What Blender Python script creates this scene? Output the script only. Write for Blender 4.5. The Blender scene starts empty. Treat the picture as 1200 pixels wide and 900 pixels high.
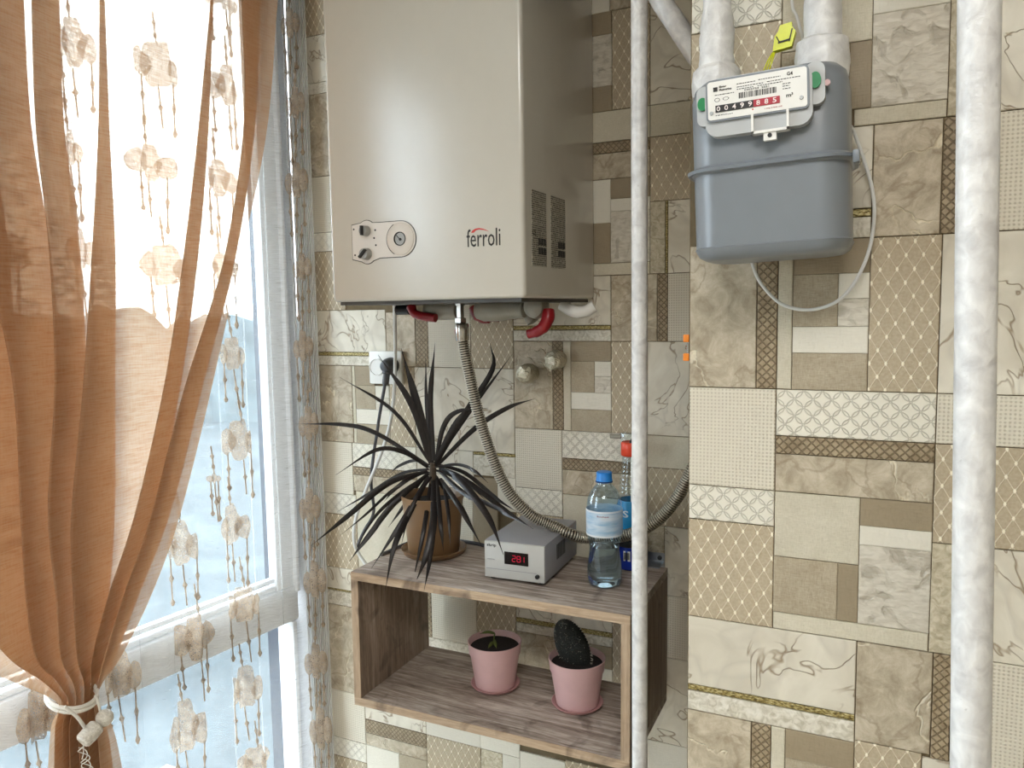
import bpy, bmesh, math, random
from mathutils import Vector, Matrix, noise as mnoise

scene = bpy.context.scene
COL = scene.collection
random.seed(7)
PI = math.pi

# ------------------------------------------------------------------ camera
CAM = Vector((0.244, -1.54, 1.5))
YAW, PITCH, ROLL = -0.44691346, 0.09307448, -0.01592065
def camera_axes():
    cy, sy, cp, sp = math.cos(YAW), math.sin(YAW), math.cos(PITCH), math.sin(PITCH)
    f = Vector((sy*cp, cy*cp, -sp)); r = Vector((cy, -sy, 0)); u = r.cross(f)
    cr, sr = math.cos(ROLL), math.sin(ROLL)
    return r*cr + u*sr, u*cr - r*sr, f
cd = bpy.data.cameras.new('camera')
cam = bpy.data.objects.new('camera', cd); COL.objects.link(cam)
R_, U_, F_ = camera_axes()
cam.matrix_world = Matrix(((R_.x, U_.x, -F_.x, CAM.x), (R_.y, U_.y, -F_.y, CAM.y), (R_.z, U_.z, -F_.z, CAM.z), (0, 0, 0, 1)))
cd.sensor_width = 36.0; cd.lens = 913.6/1200*36; cd.clip_start = 0.02; cd.clip_end = 300
scene.camera = cam

# ------------------------------------------------------------------ sky, sun, exposure
SKY_STRENGTH = 10.0
world = bpy.data.worlds.new('sky'); scene.world = world; world.use_nodes = True
wn = world.node_tree; wn.nodes.clear()
wo = wn.nodes.new('ShaderNodeOutputWorld'); wb = wn.nodes.new('ShaderNodeBackground')
tc = wn.nodes.new('ShaderNodeTexCoord'); sx = wn.nodes.new('ShaderNodeSeparateXYZ'); rp = wn.nodes.new('ShaderNodeValToRGB')
wn.links.new(tc.outputs['Generated'], sx.inputs[0]); wn.links.new(sx.outputs['Z'], rp.inputs[0])
rp.color_ramp.elements[0].position = 0.0; rp.color_ramp.elements[0].color = (0.80, 0.88, 0.96, 1)
rp.color_ramp.elements[1].position = 0.6; rp.color_ramp.elements[1].color = (0.86, 0.94, 1.0, 1)
wn.links.new(rp.outputs[0], wb.inputs[0]); wb.inputs[1].default_value = SKY_STRENGTH
wn.links.new(wb.outputs[0], wo.inputs[0])

sd = bpy.data.lights.new('sun', 'SUN'); sd.energy = 1.5; sd.angle = math.radians(1.5); sd.color = (1.0, 0.95, 0.86)
sun = bpy.data.objects.new('sun', sd); COL.objects.link(sun)
sun.rotation_euler = Vector((0.62, -0.60, -0.62)).to_track_quat('-Z', 'Y').to_euler()

# the window wall's own frame
WA = math.radians(6.4)
WO = Vector((-1.09, 0, 0)); ET = Vector((-math.sin(WA), -math.cos(WA), 0)); NN = Vector((math.cos(WA), -math.sin(WA), 0)); EZ = Vector((0, 0, 1))
def LW(t, z, n=0.0):
    """point in the window wall's own frame: t along the wall, n into the room"""
    return WO + ET*t + NN*n + EZ*z
WIN_T0, WIN_T1, WIN_Z0, WIN_Z1 = 0.0, 2.2, 0.06, 2.42
# unseen fill light, added behind the camera to brighten boiler side and recess
ld = bpy.data.lights.new('room_fill_light', 'AREA'); ld.shape = 'DISK'; ld.size = 0.9; ld.energy = 27; ld.color = (1.0, 0.98, 0.95)
lo = bpy.data.objects.new('room_fill_light', ld); COL.objects.link(lo); lo.location = (0.25, -1.95, 2.42)

vs = scene.view_settings
vs.view_transform = 'Standard'; vs.look = 'None'; vs.gamma = 1.0; vs.use_curve_mapping = False
vs.exposure = 0.1
cy = scene.cycles
cy.use_denoising = True
cy.max_bounces = 12; cy.diffuse_bounces = 6; cy.glossy_bounces = 4; cy.transmission_bounces = 8; cy.transparent_max_bounces = 40
cy.caustics_reflective = False; cy.caustics_refractive = False
cy.sample_clamp_indirect = 6.0

# ------------------------------------------------------------------ node helpers
def srgb(r, g, b):
    def c(v):
        v /= 255.0
        return v/12.92 if v <= 0.04045 else ((v+0.055)/1.055)**2.4
    return (c(r), c(g), c(b), 1.0)

class G:
    """small graph builder"""
    def __init__(s, name):
        s.m = bpy.data.materials.new(name); s.m.use_nodes = True; s.nt = s.m.node_tree; s.nt.nodes.clear()
        s.out = s.n('ShaderNodeOutputMaterial'); s._tc = None; s._xyz = None
    def n(s, t, **kw):
        x = s.nt.nodes.new(t)
        for k, v in kw.items(): setattr(x, k, v)
        return x
    def put(s, sock, v):
        if v is None: return
        if hasattr(v, 'links'): s.nt.links.new(v, sock)
        elif isinstance(v, (tuple, list)) and sock.type == 'VECTOR': sock.default_value = v[:3]
        else: sock.default_value = v
    def obj(s):
        if s._tc is None: s._tc = s.n('ShaderNodeTexCoord')
        return s._tc.outputs['Object']
    def xyz(s):
        if s._xyz is None:
            q = s.n('ShaderNodeSeparateXYZ'); s.put(q.inputs[0], s.obj()); s._xyz = q.outputs
        return s._xyz
    def ma(s, op, a, b=None, c=None):
        x = s.n('ShaderNodeMath', operation=op)
        s.put(x.inputs[0], a); s.put(x.inputs[1], b); s.put(x.inputs[2], c)
        return x.outputs[0]
    def mapp(s, scale=(1, 1, 1), loc=(0, 0, 0), vec=None):
        x = s.n('ShaderNodeMapping'); s.put(x.inputs['Vector'], vec or s.obj()); x.inputs['Scale'].default_value = scale; x.inputs['Location'].default_value = loc
        return x.outputs[0]
    def noise(s, scale, detail=3, dist=0.0, vec=None, rough=0.5):
        x = s.n('ShaderNodeTexNoise'); s.put(x.inputs['Vector'], vec or s.obj()); x.inputs['Scale'].default_value = scale; x.inputs['Detail'].default_value = detail
        x.inputs['Distortion'].default_value = dist; x.inputs['Roughness'].default_value = rough
        return x.outputs[0]
    def voro(s, scale, vec=None, feature='F1', out='Distance'):
        x = s.n('ShaderNodeTexVoronoi', feature=feature); s.put(x.inputs['Vector'], vec or s.obj()); x.inputs['Scale'].default_value = scale
        return x.outputs[out]
    def ramp(s, fac, stops):
        x = s.n('ShaderNodeValToRGB'); s.put(x.inputs[0], fac); cr = x.color_ramp
        while len(cr.elements) < len(stops): cr.elements.new(0.5)
        for e, (p, c) in zip(cr.elements, stops): e.position = p; e.color = c
        return x.outputs[0]
    def step(s, v, lo, hi):
        x = s.n('ShaderNodeMapRange'); s.put(x.inputs['Value'], v); x.inputs['From Min'].default_value = lo; x.inputs['From Max'].default_value = hi
        return x.outputs[0]
    def mix(s, fac, a, b):
        x = s.n('ShaderNodeMix', data_type='RGBA'); s.put(x.inputs[0], fac); s.put(x.inputs[6], a); s.put(x.inputs[7], b)
        return x.outputs[2]
    def bump(s, h, dist=0.001, strength=1.0, normal=None):
        x = s.n('ShaderNodeBump'); s.put(x.inputs['Height'], h); x.inputs['Distance'].default_value = dist; x.inputs['Strength'].default_value = strength
        if normal: s.put(x.inputs['Normal'], normal)
        return x.outputs[0]
    def bsdf(s, color, rough=0.5, metal=0.0, normal=None, spec=0.5, **kw):
        x = s.n('ShaderNodeBsdfPrincipled'); s.put(x.inputs['Base Color'], color); s.put(x.inputs['Roughness'], rough); s.put(x.inputs['Metallic'], metal)
        x.inputs['Specular IOR Level'].default_value = spec
        if normal: s.put(x.inputs['Normal'], normal)
        for k, v in kw.items(): s.put(x.inputs[k], v)
        return x.outputs[0]
    def shader(s, t, **kw):
        x = s.n(t)
        for k, v in kw.items(): s.put(x.inputs[k], v)
        return x.outputs[0]
    def mixs(s, fac, a, b):
        x = s.n('ShaderNodeMixShader'); s.put(x.inputs[0], fac); s.put(x.inputs[1], a); s.put(x.inputs[2], b)
        return x.outputs[0]
    def adds(s, a, b):
        x = s.n('ShaderNodeAddShader'); s.put(x.inputs[0], a); s.put(x.inputs[1], b); return x.outputs[0]
    def done(s, sh):
        s.nt.links.new(sh, s.out.inputs['Surface']); return s.m

def plain(name, c, rough=0.5, metal=0.0, vary=0.06, scale=40.0, bump=0.0, spec=0.5, **kw):
    g = G(name)
    nz = g.noise(scale, 3)
    hi = tuple(min(1, v*(1+vary)) for v in c[:3])+(1,); lw = tuple(v*(1-vary) for v in c[:3])+(1,)
    col = g.ramp(nz, [(0.3, lw), (0.7, hi)])
    nrm = g.bump(g.noise(scale*3, 2), bump) if bump else None
    return g.done(g.bsdf(col, rough, metal, nrm, spec, **kw))

# ------------------------------------------------------------------ tile materials
def fold(g, v, period, off=0.0):
    """0 at cell centre .. 0.5 at cell edge"""
    return g.ma('ABSOLUTE', g.ma('SUBTRACT', g.ma('FRACT', g.ma('ADD', g.ma('DIVIDE', v, period), off)), 0.5))
def tilevary(g, col, amt=0.05):
    oi = g.n('ShaderNodeObjectInfo')
    v = g.step(oi.outputs['Random'], 0, 1)
    f = g.ma('ADD', g.ma('MULTIPLY', v, amt*2), 1-amt)
    x = g.n('ShaderNodeMix', data_type='RGBA', blend_type='MULTIPLY'); x.inputs[0].default_value = 1.0
    g.put(x.inputs[6], col)
    cb = g.n('ShaderNodeCombineColor'); [g.put(cb.inputs[i], f) for i in range(3)]
    g.put(x.inputs[7], cb.outputs[0]); return x.outputs[2]

CREAM = srgb(216, 208, 190)
TM = {}
def t_lattice():
    g = G('tile_lattice'); o = g.xyz(); u = g.ma('DIVIDE', o['X'], 0.0189); v = g.ma('DIVIDE', o['Z'], 0.0332)
    a = fold(g, g.ma('ADD', u, v), 1.0); b = fold(g, g.ma('SUBTRACT', u, v), 1.0)
    lines = g.ma('MAXIMUM', g.step(a, 0.445, 0.48), g.step(b, 0.445, 0.48))
    dots = g.ma('MULTIPLY', g.step(a, 0.37, 0.42), g.step(b, 0.37, 0.42))
    base = g.ramp(g.noise(260, 2), [(0.3, srgb(166, 150, 124)), (0.7, srgb(182, 167, 142))])
    col = g.mix(g.ma('MULTIPLY', lines, 0.75), base, srgb(226, 214, 188)); col = g.mix(dots, col, srgb(240, 232, 210))
    h = g.ma('ADD', g.ma('MAXIMUM', lines, dots), g.ma('MULTIPLY', g.noise(500, 2), 0.4))
    return g.done(g.bsdf(tilevary(g, col), 0.5, 0, g.bump(h, 0.0006)))
def t_dots():
    g = G('tile_dotted'); o = g.xyz(); a = fold(g, o['X'], 0.0049); b = fold(g, o['Z'], 0.0049)
    d = g.ma('SQRT', g.ma('ADD', g.ma('MULTIPLY', a, a), g.ma('MULTIPLY', b, b)))
    m = g.step(d, 0.34, 0.2)
    col = g.mix(g.ma('MULTIPLY', m, 0.55), CREAM, srgb(176, 164, 142))
    col = g.mix(g.ma('MULTIPLY', g.noise(9, 2), 0.25), col, srgb(198, 190, 172))
    return g.done(g.bsdf(tilevary(g, col, 0.03), 0.5, 0, g.bump(m, -0.0006)))
def t_circ():
    g = G('tile_interlocked_rings'); o = g.xyz(); a = fold(g, g.ma('ADD', o['X'], o['Z']), 0.0226, 0.3); b = fold(g, g.ma('SUBTRACT', o['X'], o['Z']), 0.0226, 0.4)
    def ring(px, pz):
        d = g.ma('SQRT', g.ma('ADD', g.ma('MULTIPLY', px, px), g.ma('MULTIPLY', pz, pz)))
        return g.step(g.ma('ABSOLUTE', g.ma('SUBTRACT', d, 0.62)), 0.045, 0.015)
    na, nb = g.ma('SUBTRACT', 0.5, a), g.ma('SUBTRACT', 0.5, b); pa, pb = g.ma('ADD', 0.5, a), g.ma('ADD', 0.5, b)
    m = g.ma('MAXIMUM', ring(na, nb), g.ma('MAXIMUM', ring(pa, nb), ring(na, pb)))
    col = g.mix(g.ma('MULTIPLY', m, 0.5), srgb(222, 216, 200), srgb(172, 164, 146))
    return g.done(g.bsdf(tilevary(g, col, 0.02), 0.45, 0, g.bump(m, 0.0009)))
def t_marble():
    g = G('tile_cream_marble')
    n1 = g.noise(8.0, 3, 1.6); n2 = g.noise(5.0, 2, 2.6, vec=g.mapp((1, 1, 0.6), (3.1, 0, 1.7)))
    v1 = g.step(g.ma('ABSOLUTE', g.ma('SUBTRACT', n1, 0.5)), 0.014, 0.0); v2 = g.step(g.ma('ABSOLUTE', g.ma('SUBTRACT', n2, 0.52)), 0.05, 0.0)
    v1 = g.ma('MULTIPLY', v1, g.step(g.noise(11, 1), 0.36, 0.5))
    base = g.ramp(g.noise(14, 4, 1.0), [(0.3, srgb(200, 191, 172)), (0.7, srgb(222, 215, 198))])
    col = g.mix(g.ma('MULTIPLY', v2, 0.45), base, srgb(186, 178, 162)); col = g.mix(g.ma('MULTIPLY', v1, 0.85), col, srgb(134, 112, 84))
    h = g.ma('ADD', g.ma('MULTIPLY', v1, -1.0), g.ma('MULTIPLY', v2, 0.5))
    return g.done(g.bsdf(tilevary(g, col, 0.03), 0.4, 0, g.bump(h, 0.0008)))
def t_brown():
    g = G('tile_brown_marble')
    base = g.ramp(g.noise(30, 8, 0.5, rough=0.72), [(0.3, srgb(142, 128, 106)), (0.5, srgb(178, 165, 142)), (0.7, srgb(206, 195, 174))])
    n1 = g.noise(7.0, 5, 0.4, vec=g.mapp((1, 1, 1), (5, 2, 8)))
    v = g.ma('MULTIPLY', g.step(g.ma('ABSOLUTE', g.ma('SUBTRACT', n1, 0.5)), 0.009, 0.0), g.step(g.noise(14, 1), 0.42, 0.52))
    n2 = g.noise(12.0, 5, 0.5, vec=g.mapp((1, 1, 1), (1, 2, 3)))
    w = g.step(g.ma('ABSOLUTE', g.ma('SUBTRACT', n2, 0.48)), 0.022, 0.0)
    col = g.mix(g.ma('MULTIPLY', w, 0.45), base, srgb(122, 102, 76)); col = g.mix(g.ma('MULTIPLY', v, 0.8), col, srgb(228, 216, 188))
    return g.done(g.bsdf(tilevary(g, col), 0.5, 0, g.bump(g.ma('ADD', g.ma('MULTIPLY', v, -1.2), g.noise(60, 4)), 0.0012)))
def t_xstrip():
    g = G('tile_crosshatch_relief'); o = g.xyz(); u = g.ma('DIVIDE', o['X'], 0.0115); v = g.ma('DIVIDE', o['Z'], 0.0115)
    a = fold(g, g.ma('ADD', u, v), 1.0); b = fold(g, g.ma('SUBTRACT', u, v), 1.0)
    m = g.ma('MAXIMUM', g.step(a, 0.36, 0.44), g.step(b, 0.36, 0.44))
    base = g.ramp(g.noise(70, 3), [(0.3, srgb(140, 122, 95)), (0.7, srgb(170, 153, 124))])
    col = g.mix(g.ma('MULTIPLY', m, 0.75), base, srgb(112, 94, 68))
    return g.done(g.bsdf(tilevary(g, col), 0.5, 0, g.bump(m, -0.0018)))
def t_cloth(name, c0, c1, sc=420):
    g = G(name)
    w1 = g.noise(1.0, 2, vec=g.mapp((sc*2.2, sc, sc*0.35))); w2 = g.noise(1.0, 2, vec=g.mapp((sc*0.35, sc, sc*2.2)))
    col = g.ramp(g.ma('ADD', g.ma('MULTIPLY', g.ma('ADD', w1, w2), 0.35), g.ma('MULTIPLY', g.noise(34, 4), 0.3)), [(0.35, c0), (0.65, c1)])
    return g.done(g.bsdf(tilevary(g, col, 0.04), 0.55, 0, g.bump(g.ma('ADD', w1, w2), 0.0006)))
def t_speck(name, c0, c1, c2):
    g = G(name)
    col = g.ramp(g.noise(90, 4, 1.2), [(0.32, c0), (0.5, c1), (0.68, c2)])
    return g.done(g.bsdf(tilevary(g, col, 0.03), 0.5, 0, g.bump(g.noise(120, 3, 1.0), 0.0015)))
def t_stone():
    g = G('tile_worn_stone'); o = g.xyz()
    gr = g.noise(1.0, 4, 0.6, vec=g.mapp((70, 70, 190), vec=g.obj()))
    sc = g.step(g.noise(26, 4, 1.5), 0.52, 0.66)
    col = g.ramp(gr, [(0.3, srgb(186, 177, 160)), (0.65, srgb(210, 203, 188))]); col = g.mix(g.ma('MULTIPLY', sc, 0.6), col, srgb(150, 140, 122))
    return g.done(g.bsdf(tilevary(g, col, 0.03), 0.5, 0, g.bump(g.ma('ADD', g.ma('MULTIPLY', sc, -1), gr), 0.0014)))
TM['latt'] = t_lattice(); TM['dots'] = t_dots(); TM['circ'] = t_circ(); TM['marble'] = t_marble(); TM['brown'] = t_brown(); TM['xstr'] = t_xstrip()
TM['linen'] = t_cloth('tile_pale_linen', srgb(188, 179, 156), srgb(208, 200, 180)); TM['btex'] = t_cloth('tile_brown_weave', srgb(150, 136, 112), srgb(182, 169, 145))
TM['taupe'] = t_cloth('tile_taupe', srgb(142, 127, 102), srgb(150, 135, 110), 200); TM['white'] = t_cloth('tile_off_white', srgb(212, 206, 190), srgb(217, 211, 196), 200)
TM['stone'] = t_stone(); TM['strip'] = t_speck('tile_etched_cream', srgb(178, 169, 148), srgb(206, 199, 182), srgb(222, 216, 202))
TM['speck'] = t_speck('tile_mottled_beige', srgb(160, 148, 122), srgb(184, 173, 148), srgb(204, 195, 172))
def t_gold():
    g = G('tile_gold_border'); n = g.noise(1.0, 3, vec=g.mapp((220, 220, 500)))
    col = g.ramp(n, [(0.35, srgb(82, 68, 34)), (0.5, srgb(150, 132, 74)), (0.7, srgb(206, 194, 150))])
    return g.done(g.bsdf(col, 0.35, 0.3, g.bump(n, 0.0012)))
TM['gold'] = t_gold()
M_GROUT = plain('grout', srgb(104, 90, 66), 0.9, vary=0.1, scale=90)
M_PAINT = plain('wall_paint', srgb(222, 218, 210), 0.7, vary=0.03)
M_CEIL = plain('ceiling_paint', srgb(226, 222, 212), 0.8, vary=0.02)
def m_floor():
    g = G('laminate_floor'); n = g.noise(1.0, 4, 0.4, vec=g.mapp((3, 40, 1)))
    col = g.ramp(n, [(0.3, srgb(150, 138, 122)), (0.7, srgb(188, 176, 160))]); return g.done(g.bsdf(col, 0.45))
M_FLOOR = m_floor()

# ------------------------------------------------------------------ geometry helpers
def setp(o, label=None, cat=None, group=None, kind=None):
    if label: o['label'] = label
    if cat: o['category'] = cat
    if group: o['group'] = group
    if kind: o['kind'] = kind
    return o
def thing(name, label, cat, loc=(0, 0, 0), group=None):
    o = bpy.data.objects.new(name, None); COL.objects.link(o); o.location = loc; o.empty_display_size = 0.05
    o['_w'] = tuple(loc)
    return setp(o, label, cat, group)
def origin_of(o):
    return Vector(o['_w']) if o is not None and '_w' in o.keys() else Vector((0, 0, 0))
def obj(name, bm, m, parent=None, label=None, smooth=35.0, tf=None, at=None):
    """link one bmesh (built in world coordinates) as one object; origin = its parent's origin, or its own base"""
    if tf is not None: bm.transform(tf)
    org = origin_of(parent)
    if parent is None:
        if at is not None: org = Vector(at)
        else:
            bb = [v.co for v in bm.verts]
            org = Vector(((min(c.x for c in bb)+max(c.x for c in bb))/2, (min(c.y for c in bb)+max(c.y for c in bb))/2, min(c.z for c in bb)))
    bm.transform(Matrix.Translation(-org))
    bmesh.ops.recalc_face_normals(bm, faces=bm.faces)
    me = bpy.data.meshes.new(name); bm.to_mesh(me); bm.free()
    if smooth:
        me.polygons.foreach_set('use_smooth', [True]*len(me.polygons)); me.set_sharp_from_angle(angle=math.radians(smooth))
    me.materials.append(m)
    o = bpy.data.objects.new(name, me); COL.objects.link(o)
    if parent is not None: o.parent = parent
    else: o.location = org
    o['_w'] = tuple(org)
    if label: o['label'] = label
    return o
def box(bm, x0, x1, y0, y1, z0, z1, bev=0.0, seg=2):
    r = bmesh.ops.create_cube(bm, size=1.0)
    vs_ = r['verts']
    for v in vs_:
        v.co = Vector(((x0+x1)/2+v.co.x*(x1-x0), (y0+y1)/2+v.co.y*(y1-y0), (z0+z1)/2+v.co.z*(z1-z0)))
    if bev:
        es = list({e for v in vs_ for e in v.link_edges})
        bmesh.ops.bevel(bm, geom=es, offset=bev, segments=seg, profile=0.5, affect='EDGES')
    return bm
def lathe(bm, prof, c=(0, 0, 0), seg=28, caps=True, tf=None):
    """revolve (r, z) pairs about the vertical through c"""
    rings = []; vs_ = []
    for r, z in prof:
        if r < 1e-6: ring = [bm.verts.new((0, 0, z))]
        else: ring = [bm.verts.new((r*math.cos(2*PI*i/seg), r*math.sin(2*PI*i/seg), z)) for i in range(seg)]
        rings.append(ring); vs_ += ring
    for a, b in zip(rings, rings[1:]):
        for i in range(seg):
            j = (i+1) % seg
            if len(a) == 1 and len(b) == 1: continue
            if len(a) == 1: bm.faces.new((a[0], b[i], b[j]))
            elif len(b) == 1: bm.faces.new((a[i], a[j], b[0]))
            else: bm.faces.new((a[i], a[j], b[j], b[i]))
    if caps:
        if len(rings[0]) > 1: bm.faces.new(rings[0][::-1])
        if len(rings[-1]) > 1: bm.faces.new(rings[-1])
    M = Matrix.Translation(c)
    if tf is not None: M = M @ tf
    for v in vs_: v.co = M @ v.co
    return bm
def along(d):
    """rotation taking +Z onto d"""
    return Vector(d).to_track_quat('Z', 'Y').to_matrix().to_4x4()
def spline(pts, n=8):
    """Catmull-Rom through pts"""
    P = [Vector(p) for p in pts]; out = []
    for i in range(len(P)-1):
        p0 = P[i-1] if i > 0 else P[i]*2-P[i+1]; p1, p2 = P[i], P[i+1]; p3 = P[i+2] if i+2 < len(P) else P[i+1]*2-P[i]
        for k in range(n):
            t = k/n; t2, t3 = t*t, t*t*t
            out.append(0.5*((2*p1)+(p2-p0)*t+(2*p0-5*p1+4*p2-p3)*t2+(3*p1-p0-3*p2+p3)*t3))
    out.append(P[-1]); return out
def tube(bm, pts, rad, seg=10, caps=True):
    """sweep a circle along pts; rad is a number or one per point"""
    P = [Vector(p) for p in pts]; n = len(P)
    rr = rad if isinstance(rad, (list, tuple)) else [rad]*n
    T = [(P[min(i+1, n-1)]-P[max(i-1, 0)]).normalized() for i in range(n)]
    up = Vector((0, 0, 1)) if abs(T[0].z) < 0.9 else Vector((1, 0, 0))
    a = T[0].cross(up).normalized(); rings = []
    for i in range(n):
        a = (a - T[i]*a.dot(T[i])).normalized(); b = T[i].cross(a)
        rings.append([bm.verts.new(P[i]+(a*math.cos(2*PI*k/seg)+b*math.sin(2*PI*k/seg))*rr[i]) for k in range(seg)])
    for p, q in zip(rings, rings[1:]):
        for k in range(seg): bm.faces.new((p[k], p[(k+1) % seg], q[(k+1) % seg], q[k]))
    if caps: bm.faces.new(rings[0][::-1]); bm.faces.new(rings[-1])
    return bm
def rrect(hx, hy, r, k=5):
    """rounded rectangle outline, anticlockwise"""
    out = []
    for cx, cy_, a0 in ((hx-r, hy-r, 0), (-hx+r, hy-r, 90), (-hx+r, -hy+r, 180), (hx-r, -hy+r, 270)):
        for i in range(k+1):
            a = math.radians(a0+90*i/k); out.append((cx+r*math.cos(a), cy_+r*math.sin(a)))
    return out
def loft(bm, secs, c=(0, 0, 0), k=5, tf=None):
    """stack rounded rectangles: (z, hx, hy, r[, dx, dy])"""
    rings = []; M = Matrix.Translation(c) @ (tf if tf is not None else Matrix())
    for s in secs:
        z, hx, hy, r = s[:4]; dx, dy = (s[4], s[5]) if len(s) > 4 else (0, 0)
        rings.append([bm.verts.new(M @ Vector((x+dx, y+dy, z))) for x, y in rrect(hx, hy, min(r, hx*0.999, hy*0.999), k)])
    n = len(rings[0])
    for a, b in zip(rings, rings[1:]):
        for i in range(n): bm.faces.new((a[i], a[(i+1) % n], b[(i+1) % n], b[i]))
    bm.faces.new(rings[0][::-1]); bm.faces.new(rings[-1]); return bm
def prism(bm, outline, d0, d1, frame):
    """extrude a 2-D outline from depth d0 to d1; frame(u, w, d) gives the point"""
    a = [bm.verts.new(frame(u, w, d0)) for u, w in outline]; b = [bm.verts.new(frame(u, w, d1)) for u, w in outline]
    n = len(a)
    for i in range(n): bm.faces.new((a[i], a[(i+1) % n], b[(i+1) % n], b[i]))
    bm.faces.new(a[::-1]); bm.faces.new(b); return bm
def text_bm(body, size, origin, xd, ud, depth=0.0003, sx_=1.0, align='LEFT', bold=0.0):
    cu = bpy.data.curves.new('lettering', 'FONT'); cu.body = body; cu.size = size; cu.extrude = depth; cu.align_x = align; cu.resolution_u = 2; cu.offset = bold
    o = bpy.data.objects.new('lettering', cu); COL.objects.link(o)
    dg = bpy.context.evaluated_depsgraph_get(); me = bpy.data.meshes.new_from_object(o.evaluated_get(dg))
    bm = bmesh.new(); bm.from_mesh(me)
    bpy.data.objects.remove(o); bpy.data.meshes.remove(me); bpy.data.curves.remove(cu)
    xd = Vector(xd).normalized(); ud = Vector(ud).normalized(); zd = xd.cross(ud)
    M = Matrix(((xd.x*sx_, ud.x, zd.x, origin[0]), (xd.y*sx_, ud.y, zd.y, origin[1]), (xd.z*sx_, ud.z, zd.z, origin[2]), (0, 0, 0, 1)))
    bm.transform(M); return bm
def merge(bm, other):
    me = bpy.data.meshes.new('tmp'); other.to_mesh(me); other.free(); bm.from_mesh(me); bpy.data.meshes.remove(me); return bm
def B(): return bmesh.new()
# ------------------------------------------------------------------ room shell
def shell(name, bm, m, label, cat):
    return setp(obj(name, bm, m, None, None, 0, at=(0, 0, 0)), label, cat, None, 'structure')
shell('floor', box(B(), -1.9, 2.4, -3.7, 0.2, -0.1, 0.0), M_FLOOR, 'brown laminate floor under the tiled kitchen corner', 'floor')
shell('ceiling', box(B(), -1.9, 2.4, -3.7, 0.2, 2.5, 2.6), M_CEIL, 'white painted ceiling over the kitchen', 'ceiling')
shell('wall_rear', box(B(), -1.9, 2.4, -3.6, -3.5, 0, 2.5), M_PAINT, 'plain beige wall behind the viewer', 'wall')
shell('wall_side', box(B(), 1.45, 1.55, -3.5, -0.475, 0, 2.5), plain('beige_wall_paint', srgb(176, 168, 150), 0.7, vary=0.03), 'plain beige wall to the right of the pier', 'wall')
WALL_BACK = shell('wall_back', box(B(), -1.088, 0.0, 0.003, 0.16, 0, 2.5), M_GROUT, 'recessed patchwork tiled wall behind the boiler and shelf', 'wall')
WALL_PIER = shell('wall_right', box(B(), 0.0, 1.6, -0.462, 0.16, 0, 2.5), M_GROUT, 'projecting patchwork tiled wall carrying the gas meter', 'wall')

PIER_TILES = [
('circ',0.001,0.116,1.862,1.919),('latt',0.001,0.116,1.792,1.862),('linen',0.116,0.221,1.821,1.889),('btex',0.116,0.196,1.744,1.821),
('taupe',0.196,0.221,1.741,1.821),('white',0.221,0.303,1.850,1.889),('stone',0.221,0.303,1.741,1.850),('linen',0.202,0.303,1.720,1.741),
('speck',0.303,0.336,1.720,1.862),('marble',0.336,0.410,1.720,1.858),('dots',0.318,0.410,1.584,1.720),('marble',0.116,0.225,1.620,1.720),
('gold',0.120,0.225,1.610,1.620),('strip',0.120,0.225,1.584,1.610),('brown',0.225,0.300,1.584,1.720),('xstr',0.300,0.318,1.584,1.720),
('brown',0.001,0.090,1.392,1.584),('xstr',0.090,0.116,1.392,1.579),('linen',0.116,0.135,1.392,1.584),('taupe',0.135,0.225,1.541,1.584),
('btex',0.135,0.189,1.474,1.541),('white',0.189,0.225,1.509,1.541),('stone',0.189,0.225,1.474,1.509),('white',0.135,0.225,1.440,1.474),
('btex',0.135,0.225,1.392,1.440),('latt',0.225,0.303,1.392,1.584),('marble',0.303,0.410,1.392,1.584),('dots',0.001,0.116,1.255,1.392),
('circ',0.116,0.303,1.330,1.392),('xstr',0.116,0.303,1.306,1.330),('brown',0.116,0.303,1.255,1.306),('dots',0.303,0.410,1.330,1.392),
('latt',0.303,0.410,1.206,1.330),('circ',0.001,0.116,1.206,1.255),('latt',0.001,0.116,1.065,1.206),('linen',0.116,0.221,1.166,1.255),
('btex',0.116,0.196,1.089,1.166),('taupe',0.196,0.221,1.089,1.166),('linen',0.116,0.303,1.065,1.089),('taupe',0.221,0.303,1.219,1.255),
('white',0.221,0.303,1.194,1.219),('stone',0.221,0.303,1.089,1.194),('speck',0.303,0.336,1.065,1.206),('marble',0.336,0.410,1.065,1.206),
('marble',0.001,0.221,0.964,1.065),('gold',0.001,0.221,0.955,0.964),('strip',0.001,0.221,0.926,0.955),('brown',0.221,0.309,0.930,1.065),
('xstr',0.309,0.330,0.926,1.065),('dots',0.330,0.410,0.926,1.065),('brown',0.001,0.090,0.814,0.926),('xstr',0.090,0.116,0.814,0.926),
('linen',0.116,0.135,0.814,0.926),('taupe',0.135,0.221,0.885,0.926),('btex',0.135,0.221,0.832,0.885),('latt',0.221,0.300,0.796,0.930),
('marble',0.300,0.410,0.774,0.926),
]
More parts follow.
